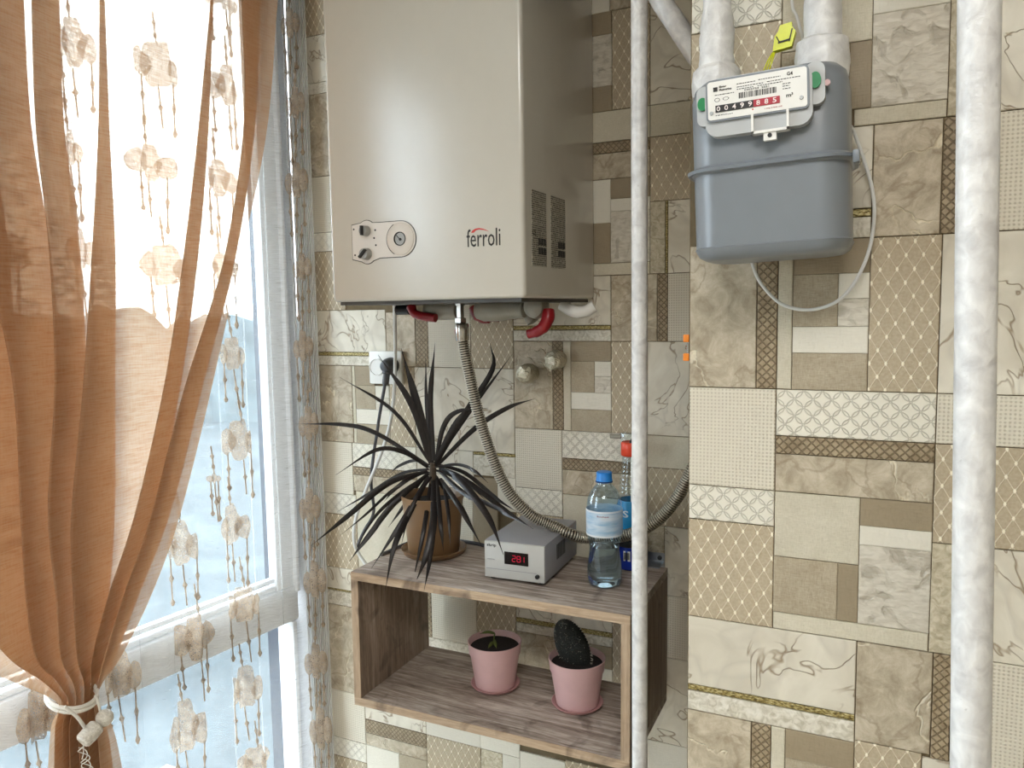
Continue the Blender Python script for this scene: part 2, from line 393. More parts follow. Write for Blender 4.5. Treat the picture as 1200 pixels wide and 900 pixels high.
BACK_TILES = [
('latt',-1.045,-0.922,2.161,2.260),('marble',-1.050,-0.927,2.052,2.161),('strip',-1.050,-0.927,2.026,2.052),('brown',-1.045,-0.938,1.832,2.026),
('dots',-1.050,-0.938,1.698,1.832),('circ',-1.045,-0.938,1.652,1.698),('latt',-1.045,-0.938,1.509,1.652),('marble',-1.045,-0.823,1.407,1.509),
('gold',-1.040,-0.870,1.398,1.407),('strip',-1.040,-0.870,1.374,1.398),('brown',-1.040,-0.927,1.184,1.374),('linen',-0.927,-0.917,1.184,1.374),
('taupe',-0.917,-0.859,1.327,1.374),('btex',-0.917,-0.859,1.269,1.327),('white',-0.859,-0.819,1.299,1.327),('stone',-0.859,-0.819,1.269,1.299),
('white',-0.917,-0.819,1.233,1.269),('btex',-0.917,-0.819,1.184,1.233),('dots',-1.040,-0.933,1.053,1.184),('circ',-1.040,-0.927,1.000,1.053),
('latt',-1.040,-0.927,0.861,1.000),('marble',-1.045,-0.927,0.805,0.861),('gold',-1.040,-0.904,0.800,0.805),('strip',-1.040,-0.904,0.763,0.800),
('brown',-1.040,-0.927,0.535,0.763),('dots',-1.036,-0.922,0.407,0.535),('circ',-1.031,-0.922,0.356,0.407),('latt',-1.031,-0.922,0.229,0.356),
('brown',-0.823,-0.741,1.374,1.502),('xstr',-0.741,-0.707,1.374,1.502),('dots',-0.707,-0.595,1.374,1.551),('latt',-0.595,-0.489,1.374,1.539),
('latt',-0.819,-0.747,1.184,1.374),('marble',-0.747,-0.489,1.184,1.374),('circ',-0.933,-0.747,1.125,1.184),('xstr',-0.933,-0.747,1.105,1.125),
('brown',-0.933,-0.747,1.064,1.105),('linen',-0.927,-0.747,0.805,1.064),('marble',-0.747,-0.595,1.125,1.184),('dots',-0.747,-0.598,0.922,1.125),
('gold',-0.595,-0.489,1.177,1.184),('strip',-0.595,-0.489,1.130,1.177),('taupe',-0.598,-0.534,0.930,1.125),('white',-0.534,-0.489,1.053,1.130),
('marble',-0.489,-0.266,1.468,1.570),('gold',-0.489,-0.266,1.459,1.468),('strip',-0.489,-0.266,1.435,1.459),('brown',-0.489,-0.397,1.244,1.435),
('xstr',-0.397,-0.373,1.244,1.435),('linen',-0.373,-0.355,1.244,1.435),('taupe',-0.355,-0.266,1.393,1.435),('btex',-0.355,-0.302,1.327,1.393),
('white',-0.302,-0.266,1.362,1.393),('stone',-0.302,-0.266,1.327,1.362),('white',-0.355,-0.266,1.291,1.327),('btex',-0.355,-0.266,1.244,1.291),
('dots',-0.489,-0.377,1.111,1.244),('circ',-0.489,-0.377,1.053,1.111),('latt',-0.489,-0.377,0.912,1.053),('circ',-0.377,-0.189,1.184,1.244),
('xstr',-0.377,-0.189,1.159,1.184),('brown',-0.377,-0.189,1.105,1.159),('linen',-0.377,-0.193,0.912,1.105),('latt',-0.266,-0.189,1.244,1.435),
('brown',-0.266,-0.189,1.435,1.570),('white',-0.330,-0.266,2.090,2.132),('taupe',-0.330,-0.262,2.047,2.090),('stone',-0.330,-0.262,1.947,2.047),
('taupe',-0.330,-0.262,1.898,1.947),('brown',-0.266,-0.184,2.090,2.124),('latt',-0.262,-0.184,1.898,2.090),('linen',-0.330,-0.184,1.837,1.898),
('xstr',-0.330,-0.184,1.815,1.837),('brown',-0.330,-0.184,1.763,1.815),('white',-0.330,-0.266,1.676,1.763),('taupe',-0.266,-0.184,1.723,1.763),
('white',-0.266,-0.184,1.698,1.723),('stone',-0.266,-0.184,1.595,1.698),('taupe',-0.330,-0.266,1.595,1.676),('linen',-0.330,-0.184,1.570,1.595),
('marble',-0.184,-0.101,1.898,2.112),('linen',-0.184,-0.101,1.837,1.898),('latt',-0.184,-0.101,1.712,1.837),('speck',-0.184,-0.153,1.570,1.712),
('gold',-0.153,-0.148,1.570,1.712),('marble',-0.148,-0.101,1.570,1.712),('brown',-0.189,-0.169,1.435,1.570),('xstr',-0.169,-0.148,1.435,1.570),
('dots',-0.148,-0.101,1.435,1.570),('marble',-0.189,-0.101,1.244,1.435),('linen',-0.189,-0.101,1.177,1.244),('latt',-0.189,-0.101,1.057,1.177),
('speck',-0.193,-0.153,0.912,1.057),('marble',-0.153,-0.101,0.912,1.057),('dots',-0.203,-0.101,0.779,0.912),('marble',-0.203,-0.101,0.592,0.779),
('white',-0.193,-0.101,0.440,0.592),('marble',-0.922,-0.741,0.476,0.526),('xstr',-0.922,-0.741,0.440,0.476),('brown',-0.922,-0.741,0.407,0.440),
('white',-0.922,-0.823,0.229,0.407),('btex',-0.823,-0.741,0.254,0.407),('white',-0.741,-0.591,0.476,0.523),('latt',-0.741,-0.591,0.316,0.476),
('white',-0.591,-0.489,0.476,0.511),('speck',-0.591,-0.534,0.316,0.476),('white',-0.534,-0.489,0.316,0.476),('white',-0.489,-0.377,0.356,0.494),
('latt',-0.377,-0.193,0.402,0.500),('xstr',-0.747,-0.717,0.724,0.861),('dots',-0.717,-0.595,0.724,0.844),('latt',-0.595,-0.493,0.676,0.861),
('strip',-0.747,-0.595,0.657,0.724),('marble',-0.493,-0.266,0.811,0.877),('gold',-0.493,-0.266,0.800,0.811),('strip',-0.493,-0.266,0.779,0.800),
('brown',-0.493,-0.320,0.691,0.779),('taupe',-0.320,-0.266,0.729,0.779),('white',-0.320,-0.266,0.644,0.729),('latt',-0.266,-0.203,0.657,0.844),
]


def tile_mesh(x0, x1, z0, z1, y, proud, g=0.0007):
    """one tile: face plus a chamfered rim, 18 triangles"""
    c = 0.0009
    x0 += g; x1 -= g; z0 += g; z1 -= g
    bm = B(); yb = y+0.0032; ym = y-proud+c*0.8; yf = y-proud
    def ring(d, yy): return [bm.verts.new(p) for p in ((x0+d, yy, z0+d), (x1-d, yy, z0+d), (x1-d, yy, z1-d), (x0+d, yy, z1-d))]
    a, b, f = ring(0, yb), ring(0, ym), ring(min(c, (x1-x0)*0.3, (z1-z0)*0.3), yf)
    for p, q in ((a, b), (b, f)):
        for i in range(4): bm.faces.new((p[i], p[(i+1) % 4], q[(i+1) % 4], q[i]))
    bm.faces.new(f); return bm
def lay(tiles, wall, y):
    for k, x0, x1, z0, z1 in tiles:
        if x1-x0 < 0.004 or z1-z0 < 0.003: continue
        pr = random.uniform(0.0, 0.0006)
        if k == 'gold': pr -= 0.0006
        obj('tile', tile_mesh(x0, x1, z0, z1, y, pr, 0.0002 if k in ('taupe', 'btex', 'white', 'stone') else 0.0007), TM[k], wall, None, 0)
pier = list(PIER_TILES)
core = [t for t in PIER_TILES if t[3] >= 0.925 and t[4] <= 1.59]
low = [(k, a, b, c-0.654, d-0.654) for k, a, b, c, d in core]; high = [(k, a, b, c+0.654, d+0.654) for k, a, b, c, d in core]
def clear(t, others):
    return all(min(t[2], o[2])-max(t[1], o[1]) < 0.002 or min(t[4], o[4])-max(t[3], o[3]) < 0.002 for o in others)
pier += [t for t in low+high if clear(t, pier)]
pier += [(k, a+0.41, b+0.41, c, d) for k, a, b, c, d in pier if a < 0.30 and 0.5 < c < 2.0]
lay(pier, WALL_PIER, -0.465)
back = list(BACK_TILES)
for z0, z1 in ((1.575, 1.755), (1.755, 1.945), (1.945, 2.135), (2.135, 2.26)):          # covered by the boiler
    for x0, x1 in ((-0.92, -0.735), (-0.735, -0.55), (-0.55, -0.335)):
        t = ('linen' if (x0 < -0.6) else 'marble', x0, x1, z0, z1)
        if clear(t, back): back.append(t)
lay(back, WALL_BACK, 0.0)

# ------------------------------------------------------------------ window wall and window
def lbox(bm, t0, t1, z0, z1, n0, n1, bev=0.0):
    b2 = B(); box(b2, t0, t1, n0, n1, z0, z1, bev)
    for v in b2.verts: v.co = LW(v.co.x, v.co.z, v.co.y)
    return merge(bm, b2)
bm = B(); lbox(bm, -0.02, 3.55, 0, WIN_Z0, -0.2, 0); lbox(bm, -0.02, 3.55, WIN_Z1, 2.5, -0.2, 0); lbox(bm, WIN_T1, 3.55, WIN_Z0, WIN_Z1, -0.2, 0)
shell('wall_left', bm, M_PAINT, 'beige wall around the tall window on the left', 'wall')
M_PVC = plain('white_pvc', srgb(236, 238, 240), 0.3, vary=0.02)
M_GASKET = plain('window_gasket', srgb(44, 54, 70), 0.4, vary=0.05)
def m_pane():
    g = G('window_glass'); lw = g.n('ShaderNodeLayerWeight'); lw.inputs[0].default_value = 0.5
    fr = g.ma('ADD', g.ma('MULTIPLY', g.ma('POWER', lw.outputs['Facing'], 5.0), 0.8), 0.03)       # Schlick reflectance of each face
    return g.done(g.mixs(fr, g.shader('ShaderNodeBsdfTransparent', Color=(0.95, 0.98, 0.99, 1)), g.shader('ShaderNodeBsdfGlossy', Color=(1, 1, 1, 1), Roughness=0.02)))
M_PANE = m_pane()
WIN = thing('window_1', 'tall white window behind the curtains with a low transom rail', 'window', LW(0, WIN_Z0)); WIN['kind'] = 'structure'
bm = B(); lbox(bm, 0, 0.006, WIN_Z0, WIN_Z1, -0.12, 0); lbox(bm, 2.15, 2.2, WIN_Z0, WIN_Z1, -0.12, 0); lbox(bm, 0.006, 2.15, 2.36, WIN_Z1, -0.12, 0); lbox(bm, 0.006, 2.15, WIN_Z0, 0.12, -0.12, 0)
obj('frame', bm, M_PVC, WIN)
bm = B(); lbox(bm, 0.006, 0.036, 0.12, 2.36, -0.12, -0.05); obj('gasket', bm, M_GASKET, WIN, 'dark rubber gap beside the frame')
bm = B(); lbox(bm, 0.036, 2.15, 0.725, 0.815, -0.035, 0.004, 0.006); obj('transom', bm, M_PVC, WIN)
for z in (0.817, 0.836): bm = B(); lbox(bm, 0.1, 1.07, z, z+0.012, -0.028, -0.004 if z < 0.82 else -0.010, 0.003); obj('glazing_bead', bm, M_PVC, WIN)
bm = B(); lbox(bm, 0.046, 0.10, 0.815, 2.36, -0.030, 0.0, 0.004); obj('stile', bm, M_PVC, WIN)
bm = B(); lbox(bm, 0.036, 0.047, 0.80, 2.36, -0.05, 0.012, 0.003); obj('glazing_bead', bm, M_PVC, WIN)
bm = B(); lbox(bm, 0.048, 0.062, 0.12, 0.725, -0.05, 0.008, 0.003); obj('glazing_bead', bm, M_PVC, WIN)
bm = B(); lbox(bm, 1.07, 1.13, 0.12, 2.36, -0.11, 0.0, 0.004); obj('mullion', bm, M_PVC, WIN)
for t0, t1, z0, z1 in ((0.10, 1.07, 0.84, 2.36), (0.062, 1.07, 0.12, 0.725), (1.13, 2.15, 0.815, 2.36), (1.13, 2.15, 0.12, 0.725)):
    bm = B(); lbox(bm, t0, t1, z0, z1, -0.022, -0.018); obj('pane', bm, M_PANE, WIN, None, 0)

# ------------------------------------------------------------------ outdoors
def m_ground():
    g = G('outdoor_ground'); n = g.noise(0.35, 5, 0.8); f = g.noise(3.0, 4)
    col = g.ramp(g.ma('ADD', g.ma('MULTIPLY', n, 0.7), g.ma('MULTIPLY', f, 0.3)), [(0.35, (0.014, 0.022, 0.027, 1)), (0.52, (0.030, 0.042, 0.048, 1)), (0.68, (0.06, 0.074, 0.08, 1))])
    return g.done(g.bsdf(col, 0.9))
shell('ground_outside', box(B(), -140, -1.9, -90, 120, -6.3, -6.0), m_ground(), 'pale frosty ground far below outside the window', 'ground')

def ridge():
    bm = B(); rr_ = random.Random(4); up = []; n = 160
    for i in range(n+1):
        a = math.radians(80+i*130/n); d = 62+6*mnoise.noise(Vector((i*0.07, 0, 0)))
        h = 1.1+1.6*mnoise.noise(Vector((i*0.16, 3, 0)))+1.1*mnoise.noise(Vector((i*0.6, 1, 0)))+0.5*rr_.random()
        p = Vector((d*math.cos(a), d*math.sin(a), 0)); q = p*1.25
        up.append([bm.verts.new((p.x*0.93, p.y*0.93, -6.1)), bm.verts.new((p.x, p.y, h)), bm.verts.new((q.x, q.y, h+0.3)), bm.verts.new((q.x*1.02, q.y*1.02, -6.1))])
    for a, b in zip(up, up[1:]):
        for k in range(3): bm.faces.new((a[k], b[k], b[k+1], a[k+1]))
    return bm
shell('hills', ridge(), plain('hazy_trees', (0.05, 0.065, 0.07, 1), 0.9, vary=0.4, scale=0.8), 'hazy wooded ridge far outside the window', 'hills')
# ------------------------------------------------------------------ sheer curtain
def sheer_at(s, z, off=0.0):
    ph = 0.9*math.sin(z*1.3)+0.4*math.sin(z*3.1+s*9)
    if s >= 0:
        e = min(1.0, s/0.05)
        n = 0.028+0.013*e*(1-math.cos(2*PI*s/0.074+ph*0.55))*0.9+0.004*e*math.sin(2*PI*s/0.027+ph)
        return LW(0.035+s, z, n+off)
    k = -s*0.27                              # the gathered edge: tight pleats turned towards the room
    zig = math.asin(math.sin(-s*2*PI/0.022+ph*0.3))/PI
    return LW(0.035-k*0.34+0.010*zig, z, 0.028+k*0.92+0.010*zig+off*0.6)+Vector((0, -off*0.8-(0.008 if off else 0), 0))
def flap_front(k, z, off=0.0):
    return LW(0.035-k*0.34, z, 0.028+k*0.92+off*0.3)+Vector((0, -0.013-off, 0))
def m_sheer(name='sheer_voile', base=0.13):
    g = G(name)
    slub = g.noise(1.0, 3, 0.3, vec=g.mapp((40, 40, 520))); fac = g.step(slub, 0.3, 0.75)
    tr = g.shader('ShaderNodeBsdfTransparent', Color=(0.97, 0.98, 0.99, 1))
    body = g.mixs(0.32, g.shader('ShaderNodeBsdfDiffuse', Color=(0.86, 0.85, 0.83, 1)), g.shader('ShaderNodeBsdfTranslucent', Color=(0.9, 0.9, 0.9, 1)))
    return g.done(g.mixs(g.ma('ADD', g.ma('MULTIPLY', fac, 0.16), base), tr, body))
S0, S1, Z0, Z1 = -0.23, 1.5, 0.07, 2.405
SHEER = thing('sheer_curtain', 'white sheer voile curtain with dangling embroidered flowers across the window', 'curtain', LW(0.4, Z0, 0.04))
def cloth_strip(sa, sb, ns, nz):
    bm = B(); grid = []
    for i in range(ns+1):
        s = sa+(sb-sa)*(i/ns)
        grid.append([bm.verts.new(sheer_at(s, Z0+(Z1-Z0)*j/nz)) for j in range(nz+1)])
    for i in range(ns):
        for j in range(nz): bm.faces.new((grid[i][j], grid[i+1][j], grid[i+1][j+1], grid[i][j+1]))
    return bm
obj('voile', cloth_strip(0.0, S1, 360, 44), m_sheer(), SHEER, None, 180)
obj('gathered_edge', cloth_strip(S0, 0.0, 90, 44), m_sheer('hemmed_voile', 0.62), SHEER, 'denser pleated white edge of the voile', 180)
def m_motif():
    g = G('embroidered_lace')
    holes = g.voro(240, None, 'DISTANCE_TO_EDGE')
    fac = g.step(holes, 0.30, 0.06)
    col = g.ramp(g.noise(60, 3), [(0.3, srgb(160, 138, 116)), (0.7, srgb(198, 180, 158))])
    body = g.mixs(0.45, g.shader('ShaderNodeBsdfDiffuse', Color=col), g.shader('ShaderNodeBsdfTranslucent', Color=col))
    return g.done(g.mixs(g.ma('ADD', g.ma('MULTIPLY', fac, 0.42), 0.42), g.shader('ShaderNodeBsdfTransparent'), body))
M_MOTIF = m_motif()
def motif(s, z, w, h, rng, surf=sheer_at):
    bm = B()
    def P(ds, dz, d): return surf(s+ds, z+dz, 0.002+d)
    def lobe(cs, cz, rw, rh, kind):
        N_ = 28; rings = []
        c = bm.verts.new(P(cs, cz, 0.004))
        for f, d in ((0.45, 0.004), (0.8, 0.003), (1.0, 0.0)):
            ring = []
            for k in range(N_):
                a = 2*PI*k/N_
                if kind == 'flower': r = (1+0.09*math.cos(6*a+0.5))*(0.86+0.14*abs(math.sin(a))**3)
                else: r = 1/max(abs(math.cos(a)), abs(math.sin(a)))**0.55*(1+0.07*math.cos(4*a))
                ring.append(bm.verts.new(P(cs+rw*r*f*math.cos(a), cz+rh*r*f*math.sin(a), d)))
            rings.append(ring)
        for k in range(N_):
            j = (k+1) % N_
            bm.faces.new((c, rings[0][k], rings[0][j]))
            for p, q in zip(rings, rings[1:]): bm.faces.new((p[k], p[j], q[j], q[k]))
    lobe(0.0, 0.0, w*0.27, h*0.50, 'flower'); lobe(w*0.29, -h*0.02, w*0.19, h*0.30, 'sq'); lobe(-w*0.30, -h*0.10, w*0.18, h*0.27, 'sq')
    def string(s0, z0, s1, z1, beads):
        n = 14; pts = []; rad = []
        for i in range(n+1):
            f = i/n; r = 0.0017
            for b in beads: r += 0.0040*math.exp(-((f-b)/0.045)**2)
            pts.append(P(s0+(s1-s0)*f, z0+(z1-z0)*f, 0.001)); rad.append(r)
        tube(bm, pts, rad, 5)
    string(0, h*0.45, 0.004, h*0.45+0.055+rng.random()*0.02, (0.25, 0.62))
    string(w*0.30, -h*0.28, w*0.28, -h*0.28-0.075-rng.random()*0.03, (0.42, 0.93))
    string(0.0, -h*0.47, -0.004, -h*0.47-0.07-rng.random()*0.03, (0.5,))
    string(-w*0.30, -h*0.33, -w*0.27, -h*0.33-0.09-rng.random()*0.03, (0.45, 0.92))
    return bm
rng = random.Random(3)
MOT = [
(0.380,2.005,0.118,0.093),
(0.406,1.809,0.109,0.078),
(0.386,1.606,0.128,0.087),
(0.546,2.005,0.076,0.095),
(0.564,1.813,0.054,0.068),
(0.557,1.628,0.071,0.079),
(0.217,2.001,0.081,0.092),
(0.244,1.800,0.080,0.085),
(0.247,1.609,0.076,0.063),
(0.212,2.185,0.090,0.054),
(0.233,1.416,0.055,0.076),
(0.226,1.220,0.089,0.097),
(0.252,1.029,0.083,0.097),
(0.385,1.021,0.076,0.100),
(0.234,0.838,0.109,0.088),
(0.365,0.811,0.104,0.109),
(0.537,0.796,0.080,0.103),
(0.241,0.640,0.090,0.105),
(0.398,0.619,0.101,0.123),
(0.225,0.452,0.102,0.082),
(0.695,0.779,0.089,0.103),
(0.301,1.146,0.026,0.023),
]
FLAP = [
(-1.056,2.182,0.067,0.077),
(-1.046,2.000,0.067,0.083),
(-1.074,1.821,0.085,0.093),
(-1.056,1.615,0.069,0.074),
(-1.071,1.424,0.075,0.084),
(-1.046,1.234,0.075,0.096),
(-1.073,1.027,0.082,0.101),
(-1.055,0.839,0.088,0.107),
(-1.072,0.626,0.090,0.105),
(-1.045,0.448,0.089,0.125),
]
for t, z, w, h in MOT:
    obj('embroidered_flower', motif(t-0.035, z, w, h, rng), M_MOTIF, SHEER, None, 60)
for i, (x, z, w, h) in enumerate(FLAP):
    obj('embroidered_flower', motif(0.032+0.006*(i % 2), z, w*0.75, h*0.95, rng, flap_front), M_MOTIF, SHEER, None, 60)
for t, z in ((0.62, 1.40), (0.70, 1.62), (0.78, 1.9), (0.82, 1.2), (0.93, 1.55), (0.95, 0.8), (0.86, 0.5), (0.55, 0.42), (0.56, 1.2)):
    obj('embroidered_flower', motif(t-0.035, z, 0.09, 0.09, rng), M_MOTIF, SHEER, None, 60)

# ------------------------------------------------------------------ tied back drape
DR = [
( (0.1427,2.2836),(0.2693,2.2354),(0.1566,2.2884),(0.3352,2.2113),(0.2898,2.2395),(0.5656,2.1268),(0.5287,2.1519),(0.6848,2.0830),(0.6051,2.1239),(0.7635,2.0542),(0.6669,2.1012),(0.8204,2.0334),(0.7292,2.0784),(0.8627,2.0178) ),
( (0.1678,2.1699),(0.2752,2.1345),(0.1745,2.1764),(0.3470,2.1119),(0.3001,2.1368),(0.5744,2.0401),(0.5314,2.0638),(0.6904,2.0035),(0.6095,2.0391),(0.7689,1.9787),(0.6672,2.0209),(0.8257,1.9608),(0.7223,2.0035),(0.8680,1.9475) ),
( (0.2133,1.8950),(0.2837,1.8810),(0.2086,1.9012),(0.3911,1.8611),(0.3258,1.8795),(0.5918,1.8239),(0.5367,1.8404),(0.6978,1.8043),(0.6154,1.8259),(0.7826,1.7886),(0.6681,1.8161),(0.8499,1.7761),(0.7239,1.8058),(0.8913,1.7685) ),
( (0.2953,1.6223),(0.3449,1.6194),(0.2737,1.6254),(0.4398,1.6146),(0.3655,1.6208),(0.6198,1.6055),(0.5389,1.6119),(0.6906,1.6019),(0.6019,1.6087),(0.7846,1.5971),(0.6491,1.6063),(0.8634,1.5931),(0.7177,1.6029),(0.9243,1.5900) ),
( (0.3811,1.3645),(0.4495,1.3707),(0.3693,1.3620),(0.4962,1.3748),(0.4202,1.3665),(0.6506,1.3883),(0.5542,1.3782),(0.6969,1.3924),(0.6080,1.3829),(0.7621,1.3981),(0.6497,1.3866),(0.8770,1.4082),(0.7112,1.3920),(0.9566,1.4151) ),
( (0.4674,1.1230),(0.5355,1.1396),(0.4586,1.1160),(0.5688,1.1472),(0.4914,1.1235),(0.6867,1.1744),(0.5698,1.1416),(0.7223,1.1826),(0.6385,1.1574),(0.7640,1.1922),(0.6736,1.1655),(0.8585,1.2140),(0.7127,1.1745),(0.9699,1.2396) ),
( (0.5414,0.9769),(0.6014,0.9979),(0.5369,0.9680),(0.6294,1.0070),(0.5605,0.9757),(0.6910,1.0273),(0.5932,0.9864),(0.7187,1.0363),(0.6458,1.0037),(0.7660,1.0519),(0.6694,1.0115),(0.8568,1.0816),(0.7119,1.0254),(0.9600,1.1155) ),
( (0.6045,0.8857),(0.6410,0.9018),(0.5893,0.8705),(0.6634,0.9108),(0.6053,0.8769),(0.6895,0.9211),(0.6226,0.8837),(0.7174,0.9322),(0.6531,0.8959),(0.7575,0.9481),(0.6796,0.9064),(0.7991,0.9647),(0.7107,0.9188),(0.8745,0.9947) ),
( (0.6402,0.8525),(0.6531,0.8598),(0.6211,0.8344),(0.6665,0.8655),(0.6288,0.8378),(0.6796,0.8711),(0.6381,0.8417),(0.6982,0.8791),(0.6592,0.8507),(0.7232,0.8898),(0.6798,0.8595),(0.7473,0.9001),(0.6998,0.8681),(0.7834,0.9155) ),
( (0.6547,0.8210),(0.6630,0.8266),(0.6329,0.8006),(0.6719,0.8306),(0.6375,0.8027),(0.6820,0.8352),(0.6436,0.8055),(0.6949,0.8410),(0.6587,0.8123),(0.7062,0.8461),(0.6706,0.8176),(0.7173,0.8511),(0.6823,0.8229),(0.7228,0.8536) ),
( (0.6300,0.7680),(0.6627,0.7856),(0.6154,0.7498),(0.6803,0.7941),(0.6279,0.7558),(0.6947,0.8009),(0.6433,0.7632),(0.7088,0.8077),(0.6585,0.7705),(0.7199,0.8130),(0.6704,0.7762),(0.7309,0.8183),(0.6850,0.7831),(0.7363,0.8208) ),
( (0.6163,0.6798),(0.6618,0.7061),(0.6079,0.6629),(0.6796,0.7155),(0.6238,0.6713),(0.6969,0.7246),(0.6394,0.6795),(0.7139,0.7336),(0.6577,0.6892),(0.7250,0.7395),(0.6726,0.6972),(0.7386,0.7467),(0.6873,0.7049),(0.7467,0.7510) ),
( (0.6027,0.5051),(0.6601,0.5441),(0.5959,0.4857),(0.6810,0.5573),(0.6155,0.4981),(0.7043,0.5721),(0.6376,0.5122),(0.7240,0.5846),(0.6623,0.5278),(0.7378,0.5933),(0.6803,0.5392),(0.7541,0.6036),(0.6978,0.5503),(0.7673,0.6120) ),
]
def drape_rows():
    rows = []
    for r in DR:
        rows.append([Vector((t, z, 0.172 if i % 2 == 1 else (0.125 if i else 0.165))) for i, (t, z) in enumerate(r)])
    first, second = rows[0], rows[1]
    rows.insert(0, [Vector((a.x+(a.x-b.x)*0.8, 2.40, a.z)) for a, b in zip(first, second)])
    return rows
def cross(row, sub=14):
    """points across one row: straight runs between fold edges with rounded folds"""
    out = []
    for i in range(len(row)-1):
        for k in range(sub):
            f = k/sub
            out.append(row[i].lerp(row[i+1], f))
    out.append(row[-1]); return out
def catrow(rows, v):
    n = len(rows)-1; i = min(int(v), n-1); f = v-i
    g = lambda k: rows[max(0, min(n, k))]
    res = []
    for a, b, c, d in zip(g(i-1), g(i), g(i+1), g(i+2)):
        # monotone-ish Hermite
        m1 = (c-a)*0.5; m2 = (d-b)*0.5
        f2, f3 = f*f, f*f*f
        res.append(b*(2*f3-3*f2+1)+m1*(f3-2*f2+f)+c*(-2*f3+3*f2)+m2*(f3-f2))
    return res
def m_drape():
    g = G('tan_voile_drape')
    slub = g.noise(1.0, 4, 0.4, vec=g.mapp((26, 26, 420))); slub2 = g.noise(1.0, 2, 0.2, vec=g.mapp((300, 300, 60)))
    fac = g.step(g.ma('ADD', g.ma('MULTIPLY', slub, 0.75), g.ma('MULTIPLY', slub2, 0.25)), 0.36, 0.64)
    col = g.mix(fac, srgb(208, 174, 142), srgb(178, 138, 104))
    body = g.mixs(0.5, g.shader('ShaderNodeBsdfDiffuse', Color=col), g.shader('ShaderNodeBsdfTranslucent', Color=col))
    tr = g.shader('ShaderNodeBsdfTransparent', Color=(1.0, 0.90, 0.78, 1))
    return g.done(g.mixs(g.ma('ADD', g.ma('MULTIPLY', fac, 0.18), 0.66), tr, body))
M_DRAPE = m_drape()
rows = drape_rows(); NR = 120; bm = B(); grid = []
nrow = len(rows)-1
for j in range(NR+1):
    row = cross(catrow(rows, nrow*j/NR))
    for _ in range(2):
        row = [row[0]]+[(row[k-1]+row[k]*2+row[k+1])/4 for k in range(1, len(row)-1)]+[row[-1]]
    line = []
    for k, p in enumerate(row):
        nz_ = mnoise.noise(Vector((p.x*9, p.y*3.0, k*0.05)))*0.006
        line.append(bm.verts.new(LW(p.x+nz_*0.5, p.y, p.z+nz_)))
    grid.append(line)
for j in range(NR):
    for k in range(len(grid[0])-1): bm.faces.new((grid[j][k], grid[j][k+1], grid[j+1][k+1], grid[j+1][k]))
DRAPE = setp(obj('drape_curtain', bm, M_DRAPE, None, None, 180), 'tan translucent drape gathered by a white cord on the left', 'curtain')

M_CORD = plain('white_cord', srgb(224, 220, 210), 0.7, vary=0.05, scale=300, bump=0.0006)
def m_wood_bead():
    g = G('whitewashed_wood'); n = g.noise(1.0, 3, 0.5, vec=g.mapp((60, 300, 300)))
    return g.done(g.bsdf(g.ramp(n, [(0.3, srgb(192, 186, 174)), (0.7, srgb(232, 228, 218))]), 0.6, 0, g.bump(n, 0.0006)))
TB = LW(0.688, 0.78, 0.19)
TIE = thing('curtain_tieback', 'white cord tieback with a cylinder and a ball around the tan drape', 'tieback', TB)
for dz in (0.0, 0.0072):
    pts = [LW(0.688+0.037*math.cos(a), 0.843+dz-0.010*math.sin(a), 0.150+0.044*math.sin(a)) for a in [2*PI*i/36 for i in range(37)]]
    obj('cord', tube(B(), pts, 0.0033, 8), M_CORD, TIE)
for pts, r in (([(0.722, 0.852, 0.19), (0.708, 0.830, 0.20), (0.698, 0.808, 0.202)], 0.0030), ([(0.671, 0.850, 0.192), (0.670, 0.834, 0.20), (0.668, 0.808, 0.202)], 0.0022)):
    obj('cord', tube(B(), spline([LW(*p) for p in pts]), r, 8), M_CORD, TIE)
cd_ = (LW(0.668, 0.804, 0.203)-LW(0.704, 0.783, 0.203)).normalized()
M_BEAD = m_wood_bead()
bm = B(); lathe(bm, [(0.0, -0.0175), (0.0105, -0.0175), (0.0140, -0.014), (0.0150, 0), (0.0140, 0.014), (0.0105, 0.0175), (0.0, 0.0175)], LW(0.690, 0.7925, 0.203), 24, False, along(cd_)); obj('cylinder_bead', bm, M_BEAD, TIE)
bm = B(); lathe(bm, [(0.0145*math.sin(PI*i/14), -0.0145*math.cos(PI*i/14)) for i in range(15)], LW(0.690, 0.7925, 0.203)+cd_*0.0312, 24, False, along(cd_)); obj('ball_bead', bm, M_BEAD, TIE)
bm = B()
for k in range(3):
    pts = [LW(0.706+0.006*math.sin(i*0.9+k*1.9)-0.0008*i, 0.779-0.0045*i, 0.203+0.006*math.cos(i*1.1+k)) for i in range(14)]
    tube(bm, spline(pts, 4), 0.0009, 5)
fs = obj('frayed_strands', bm, M_CORD, TIE, 'curly white frayed end of the cord'); fs['kind'] = 'stuff'
# ------------------------------------------------------------------ gas boiler
M_ENAMEL = plain('cream_enamel', srgb(198, 193, 181), 0.26, vary=0.01, spec=0.6, **{'Coat Weight': 0.7, 'Coat Roughness': 0.24})
M_DARK = plain('dark_grey_metal', srgb(66, 64, 60), 0.5, vary=0.1)
M_BLACK = plain('black_plastic', srgb(24, 24, 25), 0.4, vary=0.1)
M_INK = plain('black_ink', srgb(40, 38, 36), 0.6, vary=0.02)
M_REDINK = plain('red_ink', srgb(196, 52, 38), 0.5, vary=0.02)
M_PANEL = plain('panel_plastic', srgb(214, 206, 196), 0.35, vary=0.02)
M_DIAL = plain('gauge_face', srgb(150, 148, 142), 0.3, vary=0.05)
M_FIT = plain('grey_fitting', srgb(140, 136, 124), 0.4, vary=0.08)
M_REDH = plain('red_handle', srgb(136, 18, 26), 0.3, vary=0.06)
